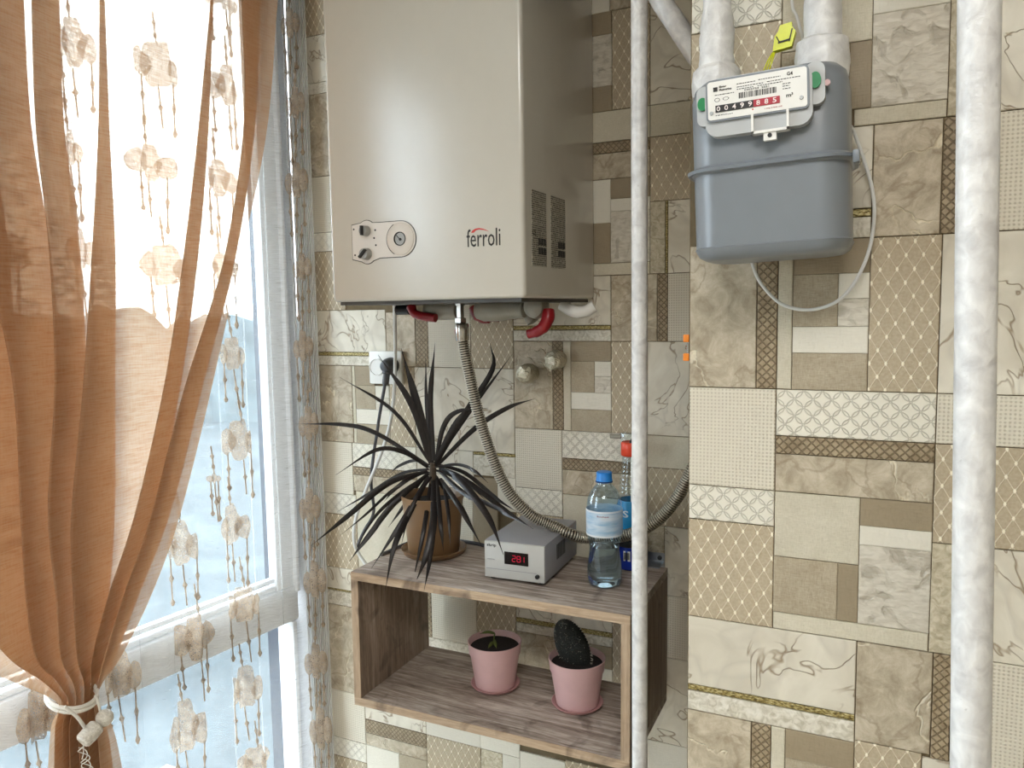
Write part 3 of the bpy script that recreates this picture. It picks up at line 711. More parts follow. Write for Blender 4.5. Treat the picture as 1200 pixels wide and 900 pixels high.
M_STEEL = plain('chrome_steel', srgb(190, 186, 178), 0.25, 1.0, vary=0.06)
M_WHITEP = plain('white_plastic', srgb(228, 226, 220), 0.35, vary=0.02)
BF = -0.349
BOIL = thing('gas_boiler', 'cream wall hung gas boiler with a round gauge panel and red lettering arc', 'boiler', (-0.50, -0.175, 1.52))
bm = B(); box(bm, -0.700, -0.300, BF, -0.0015, 1.522, 2.235, 0.008, 4); obj('casing', bm, M_ENAMEL, BOIL)
bm = B(); box(bm, -0.690, -0.312, -0.338, -0.01, 1.516, 1.523); obj('base_tray', bm, M_DARK, BOIL, 'dark grey underside tray')
def front(u, w, d): return Vector((u, BF-d, w))
def arc(cx, cz, r, a0, a1, n=14): return [(cx+r*math.cos(math.radians(a0+(a1-a0)*i/n)), cz+r*math.sin(math.radians(a0+(a1-a0)*i/n))) for i in range(n+1)]
def panel_outline(e):
    o = arc(-0.5424, 1.632, 0.0315+e, -90, 90, 20)
    o += [(-0.588, 1.6635+e)] + arc(-0.616, 1.6500, 0.0190+e, 48, 128, 8) + [(-0.6485-e, 1.662+e), (-0.6485-e, 1.600-e)]
    o += arc(-0.616, 1.6100, 0.0190+e, 232, 312, 8) + [(-0.588, 1.6005-e)]
    return o
bm = B(); prism(bm, panel_outline(0.0012), -0.001, 0.0008, front); CP = obj('control_panel', bm, M_DARK, BOIL, 'dark rim of the control panel')
bm = B(); prism(bm, panel_outline(-0.0002), -0.001, 0.0016, front); obj('panel_face', bm, M_PANEL, CP)
for x, z, r, a in ((-0.616, 1.6500, 0.0092, 90), (-0.6164, 1.6085, 0.0104, 45)):
    TF = Matrix.Rotation(PI/2, 4, 'X')
    bm = B(); lathe(bm, [(r*1.08, 0), (r*1.06, 0.004), (r*0.96, 0.0115), (r*0.86, 0.013), (0, 0.013)], (x, BF-0.001, z), 18, True, TF)
    obj('knob', bm, M_DIAL, CP, 'grey rotary knob with a dark grip')
    ca, sa = math.cos(math.radians(a)), math.sin(math.radians(a)); bm = B()
    def fr(u, w, d): return Vector((x+u*ca-w*sa, BF-d, z+u*sa+w*ca))
    prism(bm, [(-r*0.92, -0.0021), (r*0.92, -0.0021), (r*0.92, 0.0021), (-r*0.92, 0.0021)], 0.012, 0.019, fr); obj('knob_grip', bm, M_INK, CP)
TF = Matrix.Rotation(PI/2, 4, 'X')
bm = B(); lathe(bm, [(0.0285, 0), (0.0285, 0.0022), (0.027, 0.0032), (0.0125, 0.0034), (0.0118, 0.0012), (0, 0.0012)], (-0.5424, BF-0.001, 1.632), 36, True, TF); obj('gauge_bezel', bm, M_PANEL, CP)
bm = B(); lathe(bm, [(0.0124, 0.0), (0.0124, 0.0044), (0.0112, 0.0046), (0.0106, 0.0026)], (-0.5424, BF-0.001, 1.632), 30, False, TF); obj('gauge_ring', bm, M_INK, CP)
bm = B(); lathe(bm, [(0.0108, 0.0), (0.0108, 0.0028), (0, 0.0028)], (-0.5424, BF-0.001, 1.632), 30, False, TF); obj('gauge_dial', bm, M_DIAL, CP)
bm = B(); prism(bm, [(-0.5500, 1.6395), (-0.5412, 1.6312), (-0.5420, 1.6302), (-0.5508, 1.6388)], 0.0042, 0.0048, front); prism(bm, arc(-0.5415, 1.6310, 0.0026, 0, 360, 10)[:-1], 0.004, 0.005, front); obj('needle', bm, M_INK, CP)
for u, w in ((-0.644, 1.6545), (-0.643, 1.6075), (-0.5965, 1.6505), (-0.5995, 1.6365), (-0.596, 1.6235)):
    obj('printed_dot', prism(B(), arc(u, w, 0.0018, 0, 360, 8)[:-1], 0.0012, 0.0021, front), M_INK, CP)
o1, o2 = arc(-0.5424, 1.632, 0.0302, 118, 242, 16), arc(-0.5424, 1.632, 0.0292, 242, 118, 16); obj('printed_arc', prism(B(), o1+o2, 0.0012, 0.0021, front), M_INK, CP)
for w in (1.628, 1.6345): obj('printed_bar', prism(B(), [(-0.568, w), (-0.562, w), (-0.562, w+0.001), (-0.568, w+0.001)], 0.0012, 0.0021, front), M_INK, CP)
obj('printed_bar', prism(B(), [(-0.5602, 1.615), (-0.5596, 1.615), (-0.5596, 1.649), (-0.5602, 1.649)], 0.0012, 0.0021, front), M_INK, CP)
def fit_text(body, x0, x1, z0, z1, frame_o, xd, ud, bold=0.0):
    """lettering scaled to fill a rectangle measured along xd and ud from frame_o"""
    bm = text_bm(body, 1.0, (0, 0, 0), (1, 0, 0), (0, 1, 0), 0.01, 1.0, 'LEFT', bold)
    a = [v.co for v in bm.verts]; lx, hx = min(c.x for c in a), max(c.x for c in a); ly, hy = min(c.y for c in a), max(c.y for c in a)
    xd, ud = Vector(xd).normalized(), Vector(ud).normalized(); zd = xd.cross(ud)
    for v in bm.verts:
        u = x0+(v.co.x-lx)/(hx-lx)*(x1-x0); w = z0+(v.co.y-ly)/(hy-ly)*(z1-z0)
        v.co = Vector(frame_o)+xd*u+ud*w+zd*(v.co.z*0.03)
    return bm
LOGO = obj('logo_lettering', fit_text('ferroli', -0.4085, -0.3440, 1.6105, 1.6405, (0, BF-0.0004, 0), (1, 0, 0), (0, 0, 1)), M_INK, BOIL, 'dark grey brand lettering', 0)
bm = B(); prism(bm, [(-0.3995, 1.6345), (-0.397, 1.6385), (-0.391, 1.6412), (-0.384, 1.6418), (-0.375, 1.6398), (-0.364, 1.6345), (-0.375, 1.6380), (-0.384, 1.6393), (-0.390, 1.6383), (-0.3945, 1.6345)], 0.0002, 0.0008, front)
obj('logo_arc', bm, M_REDINK, BOIL, 'red arc above the lettering', 0)
def m_rating():
    g = G('rating_label_print'); o = g.xyz(); row = g.ma('DIVIDE', o['Z'], 0.0036); rid = g.ma('FLOOR', row)
    ln = g.step(g.ma('FRACT', row), 0.38, 0.42)
    cv = g.n('ShaderNodeCombineXYZ'); g.put(cv.inputs[0], g.ma('MULTIPLY', o['Y'], 420)); g.put(cv.inputs[1], g.ma('MULTIPLY', rid, 7.3))
    w = g.step(g.noise(1.0, 1, vec=cv.outputs[0]), 0.42, 0.46)
    col = g.mix(g.ma('MULTIPLY', g.ma('MULTIPLY', ln, w), 0.9), srgb(172, 166, 150), srgb(50, 46, 40)); return g.done(g.bsdf(col, 0.5))
M_RATE = m_rating()
for y0, y1 in ((-0.3185, -0.2560), (-0.2340, -0.1660)):
    bm = B(); box(bm, -0.3002, -0.2992, y0, y1, 1.577, 1.7045); L = obj('rating_label', bm, M_RATE, BOIL, 'grey rating label of fine black print', 0)
    bm = B()
    for zz in (1.597, 1.613):
        for k in range(9):
            ya = y1-0.036+k*0.004; box(bm, -0.2993, -0.2988, ya, ya+(0.0022 if k % 3 else 0.003), zz, zz+0.012)
    obj('barcode', bm, M_INK, L, None, 0)
bm = fit_text('CE', -0.3165, -0.3020, 1.628, 1.638, (-0.2990, 0, 0), (0, 1, 0), (0, 0, 1)); obj('conformity_mark', bm, M_INK, BOIL, None, 0)
# pipework under the boiler
def cap_tube(pts, r, seg=14): return tube(B(), spline(pts, 6), r, seg)
bm = cap_tube([(-0.655, -0.2, 1.506), (-0.625, -0.2, 1.506)], 0.010); obj('pipe_end', bm, M_BLACK, BOIL, 'black pipe end under the casing')
bm = B(); lathe(bm, [(0, -0.045), (0.013, -0.045), (0.019, -0.030), (0.0205, 0.0), (0.019, 0.03), (0.0, 0.036)], (-0.548, -0.19, 1.505), 20, False, along((1, 0, 0))); obj('valve_body', bm, M_FIT, BOIL)
bm = cap_tube([(-0.618, -0.205, 1.512), (-0.608, -0.21, 1.499), (-0.585, -0.215, 1.493), (-0.555, -0.215, 1.489)], [0.010, 0.010, 0.0095, 0.009]+[0.0085]*15); obj('valve_handle', bm, M_REDH, BOIL, 'dark red lever on the left valve')
bm = B(); lathe(bm, [(0, -0.05), (0.017, -0.05), (0.022, -0.036), (0.022, 0.0), (0.018, 0.022), (0.016, 0.05), (0, 0.054)], (-0.425, -0.19, 1.503), 20, False, along((1, 0, 0))); obj('valve_body', bm, M_FIT, BOIL)
bm = cap_tube([(-0.40, -0.15, 1.515), (-0.386, -0.15, 1.497), (-0.375, -0.15, 1.478)], 0.012); obj('elbow', bm, M_FIT, BOIL)
bm = cap_tube([(-0.500, -0.15, 1.512), (-0.488, -0.15, 1.490), (-0.468, -0.15, 1.488), (-0.449, -0.15, 1.487)], [0.016]*6+[0.012]*6+[0.008]*7); obj('valve_handle', bm, M_REDH, BOIL, 'dark red lever behind the steel hose')
bm = B(); lathe(bm, [(0, -0.010), (0.007, -0.009), (0.0095, 0), (0.007, 0.009), (0, 0.010)], (-0.529, -0.165, 1.461), 14, False, along((0.3, 1, 0))); obj('drain_cap', bm, M_REDH, BOIL, 'small red cap beside the hose')
bm = B(); lathe(bm, [(0, -0.020), (0.012, -0.019), (0.021, -0.012), (0.0235, 0), (0.021, 0.012), (0.012, 0.019), (0, 0.020)], (-0.345, -0.2, 1.508), 22, False, along((0.2, 1, 0))); obj('valve_knob', bm, M_FIT, BOIL, 'pale round knob under the right corner')
bm = cap_tube([(-0.322, -0.2, 1.50), (-0.320, -0.205, 1.486), (-0.327, -0.21, 1.470), (-0.340, -0.212, 1.4615), (-0.357, -0.212, 1.457)], [0.0125]*8+[0.0115]*6+[0.0105]*6+[0.009]*5); obj('valve_handle', bm, M_REDH, BOIL, 'red curved lever under the right corner')
bm = cap_tube([(-0.335, -0.1, 1.512), (-0.31, -0.1, 1.498), (-0.288, -0.095, 1.497), (-0.270, -0.09, 1.507)], 0.0115); obj('elbow', bm, M_WHITEP, BOIL, 'whitish plastic elbow beside the casing')

# ------------------------------------------------------------------ corrugated hose
HP = spline([(-0.508, -0.200, 1.468), (-0.497, -0.195, 1.392), (-0.473, -0.185, 1.273), (-0.435, -0.170, 1.159), (-0.389, -0.150, 1.097), (-0.348, -0.135, 1.0745), (-0.309, -0.131, 1.059), (-0.273, -0.112, 1.049), (-0.198, -0.111, 1.064), (-0.139, -0.111, 1.099), (-0.098, -0.111, 1.152), (-0.067, -0.111, 1.219), (-0.029, -0.111, 1.316), (-0.001, -0.111, 1.385)], 40)
def resample(P, step):
    out = [P[0]]; acc = 0.0
    for a, b in zip(P, P[1:]):
        L = (b-a).length; d = step-acc
        while d <= L: out.append(a.lerp(b, d/L)); d += step
        acc = (acc+L) % step
    return out
RP = resample(HP, 0.0048)
HOSE = thing('steel_hose', 'corrugated stainless steel gas hose hanging from the boiler and passing behind the bottle', 'hose', (-0.507, -0.2, 1.47))
M_HOSE = plain('ribbed_steel', srgb(196, 188, 172), 0.34, 0.85, vary=0.06)
obj('shade_core', tube(B(), RP, 0.0092, 14), plain('groove_shade', srgb(70, 64, 56), 0.5, 0.6), HOSE, 'core darkened as groove shade between the ribs', 60)  # core of the steel hose, coloured dark to put shade between the ribs
def ring_at(bm, p, d, R, r, n=16, k=6):
    M = Matrix.Translation(p) @ along(d); rings = []
    for i in range(n):
        a = 2*PI*i/n; rings.append([bm.verts.new(M @ Vector(((R+r*math.cos(2*PI*j/k))*math.cos(a), (R+r*math.cos(2*PI*j/k))*math.sin(a), r*1.0*math.sin(2*PI*j/k)))) for j in range(k)])
    for i in range(n):
        for j in range(k): bm.faces.new((rings[i][j], rings[(i+1) % n][j], rings[(i+1) % n][(j+1) % k], rings[i][(j+1) % k]))
bm = B()
for i in range(1, len(RP)-1): ring_at(bm, RP[i], (RP[i+1]-RP[i-1]).normalized(), 0.0106, 0.00150)
ribs_ = obj('ribs', bm, M_HOSE, HOSE, 'bright steel ribs', 80); ribs_['kind'] = 'stuff'
bm = B(); lathe(bm, [(0.0095, 1.478), (0.0125, 1.479), (0.0125, 1.488), (0.008, 1.489), (0.008, 1.512), (0.0105, 1.513), (0.0105, 1.522)], (-0.508, -0.2, 0), 6); obj('hex_nut', bm, M_STEEL, HOSE)
bm = B(); lathe(bm, [(0.0125, 1.444), (0.0135, 1.446), (0.0135, 1.474), (0.0115, 1.478), (0.006, 1.478)], (-0.5045, -0.2, 0), 20); obj('crimp_sleeve', bm, M_STEEL, HOSE)

# ------------------------------------------------------------------ shelf
def m_wood(name, axis, c0, c1, c2):
    g = G(name)
    sc = {'x': (5, 60, 60), 'z': (60, 60, 5)}[axis]
    n = g.noise(1.0, 6, 1.1, vec=g.mapp(sc), rough=0.6); k = g.noise(9, 3, 1.5); f = g.noise(1.0, 3, 0.2, vec=g.mapp(tuple(q*9 for q in sc)))
    col = g.ramp(g.ma('ADD', g.ma('MULTIPLY', n, 0.7), g.ma('MULTIPLY', f, 0.3)), [(0.32, c0), (0.5, c1), (0.68, c2)])
    col = g.mix(g.ma('MULTIPLY', g.step(k, 0.57, 0.70), 0.6), col, srgb(70, 55, 46))
    return g.done(g.bsdf(col, 0.5, 0, g.bump(f, 0.0004), 0.35))
M_WH = m_wood('weathered_oak_long', 'x', srgb(98, 82, 72), srgb(162, 148, 136), srgb(214, 204, 194))
M_WV = m_wood('weathered_oak_upright', 'z', srgb(100, 84, 72), srgb(140, 122, 106), srgb(172, 156, 140))
M_EDGEH = m_wood('oak_edging_long', 'x', srgb(146, 122, 98), srgb(176, 152, 126), srgb(198, 176, 150))
M_EDGEV = m_wood('oak_edging_upright', 'z', srgb(146, 122, 98), srgb(176, 152, 126), srgb(198, 176, 150))
SW, SH, SD, ST = 0.5777, 0.2784, 0.2689, 0.0165
SHELF_TOP = 0.9826
SF = Matrix.Translation((-0.7119, -0.3085, 0.9844)) @ Matrix.Rotation(0.0166, 4, 'Z') @ Matrix.Rotation(0.006, 4, 'Y')
SHELF = thing('wall_shelf', 'open box wall shelf of grey brown oak board under the boiler', 'shelf', (-0.42, -0.17, 0.706))
def board(name, x0, x1, z0, z1, m, me, ex0, ex1, ez0, ez1):
    bm = box(B(), x0, x1, 0.001, SD, z0, z1); b = obj(name, bm, m, SHELF, None, 0, SF)
    bm = box(B(), ex0, ex1, -0.0008, 0.0012, ez0, ez1, 0.0004, 1); obj('edge_band', bm, me, b, 'lighter tan front edge', 0, SF)
board('top_board', 0, SW, -ST, 0, M_WH, M_EDGEH, 0, SW, -ST, 0)
board('bottom_board', 0, SW, -SH, -SH+ST, M_WH, M_EDGEH, 0, SW, -SH, -SH+ST)
board('side_board', 0, ST, -SH+ST, -ST, M_WV, M_EDGEV, 0, ST, -SH+ST, -ST)
board('side_board', SW-ST, SW, -SH+ST, -ST, M_WV, M_EDGEV, SW-ST, SW, -SH+ST, -ST)
M_ZINC = plain('zinc_bracket', srgb(168, 172, 178), 0.35, 0.9, vary=0.06)
for x in (-0.166, -0.68):
    bm = B(); box(bm, x-0.022, x+0.014, -0.0030, -0.0010, 0.945, 1.001, 0.0008, 1); box(bm, x-0.022, x+0.014, -0.045, -0.003, 0.9815, 0.9835, 0.0005, 1)
    br = obj('hanger_bracket', bm, M_ZINC, SHELF, 'zinc hanger bracket')
    bm = B(); lathe(bm, [(0.0048, 0), (0.0048, 0.003), (0.003, 0.0045), (0, 0.0045)], (x+0.004, -0.003, 0.991), 12, True, Matrix.Rotation(PI/2, 4, 'X')); obj('screw', bm, M_BLACK, br)

# ------------------------------------------------------------------ voltage stabilizer
RF = Matrix.Translation((-0.4451, -0.2375, 0.9886)) @ Matrix.Rotation(0.0494, 4, 'Z')
M_CASE = plain('grey_painted_steel', srgb(150, 150, 154), 0.45, vary=0.02, scale=200)
M_FRONT = plain('light_grey_front', srgb(188, 188, 184), 0.4, vary=0.02)
RW, RH, RD = 0.1242, 0.0725, 0.1928
STAB = thing('voltage_stabilizer', 'grey metal voltage stabilizer box with red digits on the shelf', 'electrical device', tuple(RF @ Vector((RW/2, RD/2, -0.005))))
bm = box(B(), 0, RW, 0.004, RD, 0, RH, 0.0015, 2); CASE = obj('casing', bm, M_CASE, STAB, None, 35, RF)
bm = box(B(), 0.0005, RW-0.0005, -0.001, 0.005, 0.0005, RH-0.001, 0.001, 2); FP = obj('front_panel', bm, M_FRONT, STAB, 'lighter grey front plate', 35, RF)
bm = box(B(), 0.004, RW-0.016, -0.0014, 0.0, 0.0175, 0.0185); obj('groove_line', bm, M_CASE, FP, None, 0, RF)
bm = box(B(), 0.0424, 0.0915, -0.0022, 0.002, 0.0300, 0.0545, 0.0006, 1); DSP = obj('display', bm, plain('display_black', srgb(20, 14, 16), 0.12, vary=0.02), STAB, 'black display window', 35, RF)
def m_led(name, c, st):
    g = G(name); return g.done(g.shader('ShaderNodeEmission', Color=c, Strength=st))
M_LED = m_led('red_led_segments', (1.0, 0.05, 0.10, 1), 0.55)
SEG = {'2': 'abged', '3': 'abgcd', '1': 'bc', '8': 'abcdefg'}
def digit(bm, ch, u, w, hw=0.0034, hh=0.0056, t=0.0011):
    P = {'a': (0, hh, 1), 'g': (0, 0, 1), 'd': (0, -hh, 1), 'b': (hw, hh/2, 0), 'c': (hw, -hh/2, 0), 'e': (-hw, -hh/2, 0), 'f': (-hw, hh/2, 0)}
    for s in SEG[ch]:
        x, z, hor = P[s]; ax, az = (hw*0.8, t/2) if hor else (t/2, hh*0.42)
        box(bm, u+x-ax, u+x+ax, -0.0027, -0.0021, w+z-az, w+z+az)
for ch, u in (('2', 0.0625), ('8', 0.0725), ('1', 0.0800)):
    bm = B(); digit(bm, ch, u, 0.0425); obj('digit', bm, M_LED, DSP, 'lit red digit', 0, RF)
bm = B(); lathe(bm, [(0.0042, 0), (0.0042, 0.004), (0.0036, 0.005), (0, 0.005)], (0.110, -0.001, 0.0125), 16, True, Matrix.Rotation(PI/2, 4, 'X')); obj('power_button', bm, M_BLACK, STAB, 'black round button', 35, RF)
bm = fit_text('skrip', 0.006, 0.0255, 0.0600, 0.0672, (0, -0.0013, 0), (1, 0, 0), (0, 0, 1), 0.012); obj('brand_lettering', bm, M_INK, FP, 'dark lettering', 0, RF)
bm = fit_text('stabilizer', 0.006, 0.0225, 0.0355, 0.0375, (0, -0.0013, 0), (1, 0, 0), (0, 0, 1)); obj('small_lettering', bm, M_CASE, FP, None, 0, RF)
bm = B()
for k in range(7): box(bm, RW-0.0005, RW+0.0004, 0.068+k*0.0075, 0.0725+k*0.0075, 0.026, 0.056)
obj('vent_slots', bm, M_BLACK, STAB, 'black vent slots on the side', 0, RF)
for u in (0.012, RW-0.012):
    for v in (0.015, RD-0.015):
        bm = B(); lathe(bm, [(0.006, -0.0055), (0.007, 0.0)], (u, v, 0), 14); obj('foot', bm, M_BLACK, STAB, None, 35, RF)

# ------------------------------------------------------------------ bottles
def m_clear(name, tint, rough=0.03, fac=0.10, body=None):
    g = G(name); lw = g.n('ShaderNodeLayerWeight'); lw.inputs[0].default_value = 0.35
    sh = g.mixs(g.ma('ADD', g.ma('MULTIPLY', lw.outputs['Facing'], 0.35), fac), g.shader('ShaderNodeBsdfTransparent', Color=tint), g.shader('ShaderNodeBsdfGlossy', Color=(0.9, 0.95, 1, 1), Roughness=rough))
    return g.done(sh)
M_PET = m_clear('clear_blue_bottle', (0.80, 0.90, 0.96, 1), 0.04, 0.05)
M_CLEARP = m_clear('clear_plastic', (0.90, 0.93, 0.92, 1), 0.1, 0.06)
BC = (-0.2235, -0.172, 0.0); zb = SHELF_TOP
BOT = thing('water_bottle', 'clear plastic water bottle with a blue cap on the shelf', 'bottle', (BC[0], BC[1], zb))
prof = [(0.0, 0.006), (0.018, 0.0015), (0.024, 0.0), (0.0292, 0.003), (0.0318, 0.012), (0.0322, 0.030), (0.0310, 0.046), (0.0290, 0.060), (0.0282, 0.070), (0.0290, 0.082), (0.0318, 0.092), (0.0335, 0.099), (0.0335, 0.147), (0.0330, 0.156), (0.0305, 0.168), (0.0250, 0.180), (0.0180, 0.1885), (0.0142, 0.192), (0.0138, 0.199)]
def petal(prof, c, seg=40, amp=0.0012, lobes=5):
    bm = lathe(B(), prof, (0, 0, 0), seg, False)
    for v in bm.verts:
        r = math.hypot(v.co.x, v.co.y); a = math.atan2(v.co.y, v.co.x)
        if r > 0.01 and v.co.z < 0.09: k = 1+amp/r*math.cos(lobes*a)*math.sin(PI*min(1, v.co.z/0.09)*1.0+0.6); v.co.x *= k; v.co.y *= k
    bm.transform(Matrix.Translation((c[0], c[1], zb))); return bm
obj('bottle_body', petal(prof, BC), M_PET, BOT, None, 60)
def m_water():
    g = G('water'); return g.done(g.bsdf((0.86, 0.94, 0.98, 1), 0.0, 0, None, 0.5, **{'Transmission Weight': 1.0, 'IOR': 1.33}))
wp = [(max(0, r-0.0012), z+0.001) for r, z in prof if z < 0.072]+[(0.0270, 0.0755), (0.0, 0.0757)]
obj('water', petal(wp, BC), m_water(), BOT, 'clear water filling the lower third', 60)
def m_blabel():
    g = G('bottle_label_film'); o = g.xyz(); n = g.noise(1.0, 3, 0.5, vec=g.mapp((18, 18, 90)))
    band = g.step(g.ma('ABSOLUTE', g.ma('SUBTRACT', o['Z'], 0.123)), 0.0205, 0.0215)
    col = g.ramp(n, [(0.3, srgb(150, 192, 226)), (0.48, srgb(206, 226, 242)), (0.66, srgb(244, 248, 252))]); col = g.mix(band, col, srgb(245, 248, 250))
    return g.done(g.mixs(0.72, g.shader('ShaderNodeBsdfTransparent', Color=(0.8, 0.9, 1, 1)), g.bsdf(col, 0.3)))
bm = lathe(B(), [(0.0342, zb+0.0985), (0.0344, zb+0.1), (0.0344, zb+0.146), (0.0342, zb+0.1475)], (BC[0], BC[1], 0), 40, False); LB = obj('label', bm, m_blabel(), BOT, 'blue and white wrap label', 60)
bm = B(); prism(bm, [(-0.003, zb+0.110), (0.031, zb+0.110), (0.031, zb+0.1425), (-0.003, zb+0.1425)], 0.0, 0.0002, lambda u, w, d: Vector((BC[0]+0.0348*math.sin(u/0.0344+0.32), BC[1]-0.0348*math.cos(u/0.0344+0.32), w))) if False else None
bm.free()
bm = fit_text('BonAqua', 0.0, 0.022, 0.1365, 0.1402, (0, 0, zb), (1, 0, 0), (0, 0, 1), 0.02)
for v in bm.verts: a = v.co.x/0.0344-0.12; v.co = Vector((BC[0]+0.0347*math.sin(a+0.05), BC[1]-0.0347*math.cos(a+0.05), v.co.z))
obj('label_lettering', bm, plain('dark_red_ink', srgb(140, 40, 60), 0.5), LB, None, 0)
M_CAPB = plain('blue_cap', srgb(44, 132, 214), 0.35, vary=0.05)
bm = lathe(B(), [(0.0, 0.2165), (0.0125, 0.2165), (0.0145, 0.215), (0.0148, 0.203), (0.0155, 0.202), (0.0155, 0.1995), (0.0, 0.1995)][::-1], (BC[0], BC[1], zb), 30, False); obj('cap', bm, M_CAPB, BOT, 'blue screw cap')
bm = lathe(B(), [(0.0135, 0.1965), (0.0162, 0.197), (0.0162, 0.1985), (0.0135, 0.199)], (BC[0], BC[1], zb), 30, False); obj('tamper_ring', bm, plain('dark_blue_ring', srgb(24, 60, 120), 0.4), BOT, 'dark blue tamper ring')

SC = (-0.206, -0.0545)
SPR = thing('spray_bottle', 'spray cleaner bottle with an orange red collar behind the white pipe', 'bottle', (SC[0], SC[1], zb))
M_BLUEB = plain('deep_blue_plastic', srgb(16, 44, 140), 0.25, vary=0.06); M_TEAL = plain('teal_label', srgb(24, 128, 178), 0.35, vary=0.05)
bm = lathe(B(), [(0.0, 0.0), (0.028, 0.0), (0.031, 0.003), (0.031, 0.062), (0.0305, 0.064)], (SC[0], SC[1], zb), 30, False); obj('bottle_body', bm, M_BLUEB, SPR, 'dark blue lower bottle')
bm = lathe(B(), [(0.0311, 0.047), (0.0313, 0.048), (0.0313, 0.066), (0.0311, 0.067)], (SC[0], SC[1], zb), 30, False); obj('dark_band', bm, M_BLACK, SPR, 'black band')
bm = lathe(B(), [(0.0309, 0.067), (0.0311, 0.069), (0.0311, 0.112), (0.030, 0.125), (0.0262, 0.138), (0.0258, 0.139)], (SC[0], SC[1], zb), 30, False); LT = obj('label', bm, M_TEAL, SPR, 'teal upper label')
fa = lambda body, u0, u1, w0, w1, r, a0: None
bm = fit_text('S', 0.0, 0.012, 0.108, 0.122, (0, 0, zb), (1, 0, 0), (0, 0, 1), 0.03)
for v in bm.verts: a = v.co.x/0.031-0.30; v.co = Vector((SC[0]+0.0314*math.sin(a), SC[1]-0.0314*math.cos(a), v.co.z))
obj('label_lettering', bm, M_WHITEP, LT, 'white lettering', 0)
bm = B()
def wrap(r, a, z): return Vector((SC[0]+r*math.sin(a), SC[1]-r*math.cos(a), zb+z))
prism(bm, [(-0.25, 0.020), (0.20, 0.020), (0.20, 0.040), (-0.25, 0.040)], 0.0305, 0.0316, lambda u, w, d: wrap(d, u, w)); obj('code_box', bm, M_WHITEP, SPR, 'white barcode box', 0)
bm = B()
for k in range(8): prism(bm, [(-0.21+k*0.046, 0.023), (-0.185+k*0.046, 0.023), (-0.185+k*0.046, 0.037), (-0.21+k*0.046, 0.037)], 0.031, 0.0319, lambda u, w, d: wrap(d, u, w))
obj('barcode', bm, M_DARK, SPR, None, 0)
ribs = []
for k in range(9): z = 0.150+k*0.0085; r = 0.0252-0.0009*k; ribs += [(r, z), (r+0.0016, z+0.003), (r, z+0.006)]
bm = lathe(B(), [(0.0258, 0.139)]+ribs+[(0.016, 0.228)], (SC[0], SC[1], zb), 30, False); obj('clear_neck', bm, M_CLEARP, SPR, 'clear ribbed upper bottle', 60)
bm = lathe(B(), [(0.0018, 0.004), (0.0018, 0.228)], (SC[0], SC[1], zb), 8); obj('dip_tube', bm, M_WHITEP, SPR)
bm = B(); lathe(bm, [(0.0, 0.228), (0.0205, 0.228), (0.0215, 0.230), (0.0215, 0.252), (0.0195, 0.255), (0.0, 0.255)], (SC[0], SC[1], zb), 30, False); obj('collar', bm, plain('orange_red_collar', srgb(222, 66, 28), 0.35, vary=0.06), SPR, 'orange red screw collar')
bm = B(); box(bm, SC[0]-0.022, SC[0]+0.020, SC[1]-0.010, SC[1]+0.010, zb+0.255, zb+0.274, 0.004, 2); HD = obj('spray_head', bm, M_CLEARP, SPR, 'clear spray head')
bm = B(); tube(bm, [(SC[0]-0.022, SC[1], zb+0.264), (SC[0]-0.044, SC[1], zb+0.264)], 0.0045, 10); obj('nozzle', bm, M_FIT, SPR)
bm = tube(B(), spline([(SC[0]+0.010, SC[1]-0.011, zb+0.266), (SC[0]+0.003, SC[1]-0.013, zb+0.258), (SC[0]+0.004, SC[1]-0.014, zb+0.250)]), 0.003, 8); obj('trigger', bm, M_BLACK, SPR)
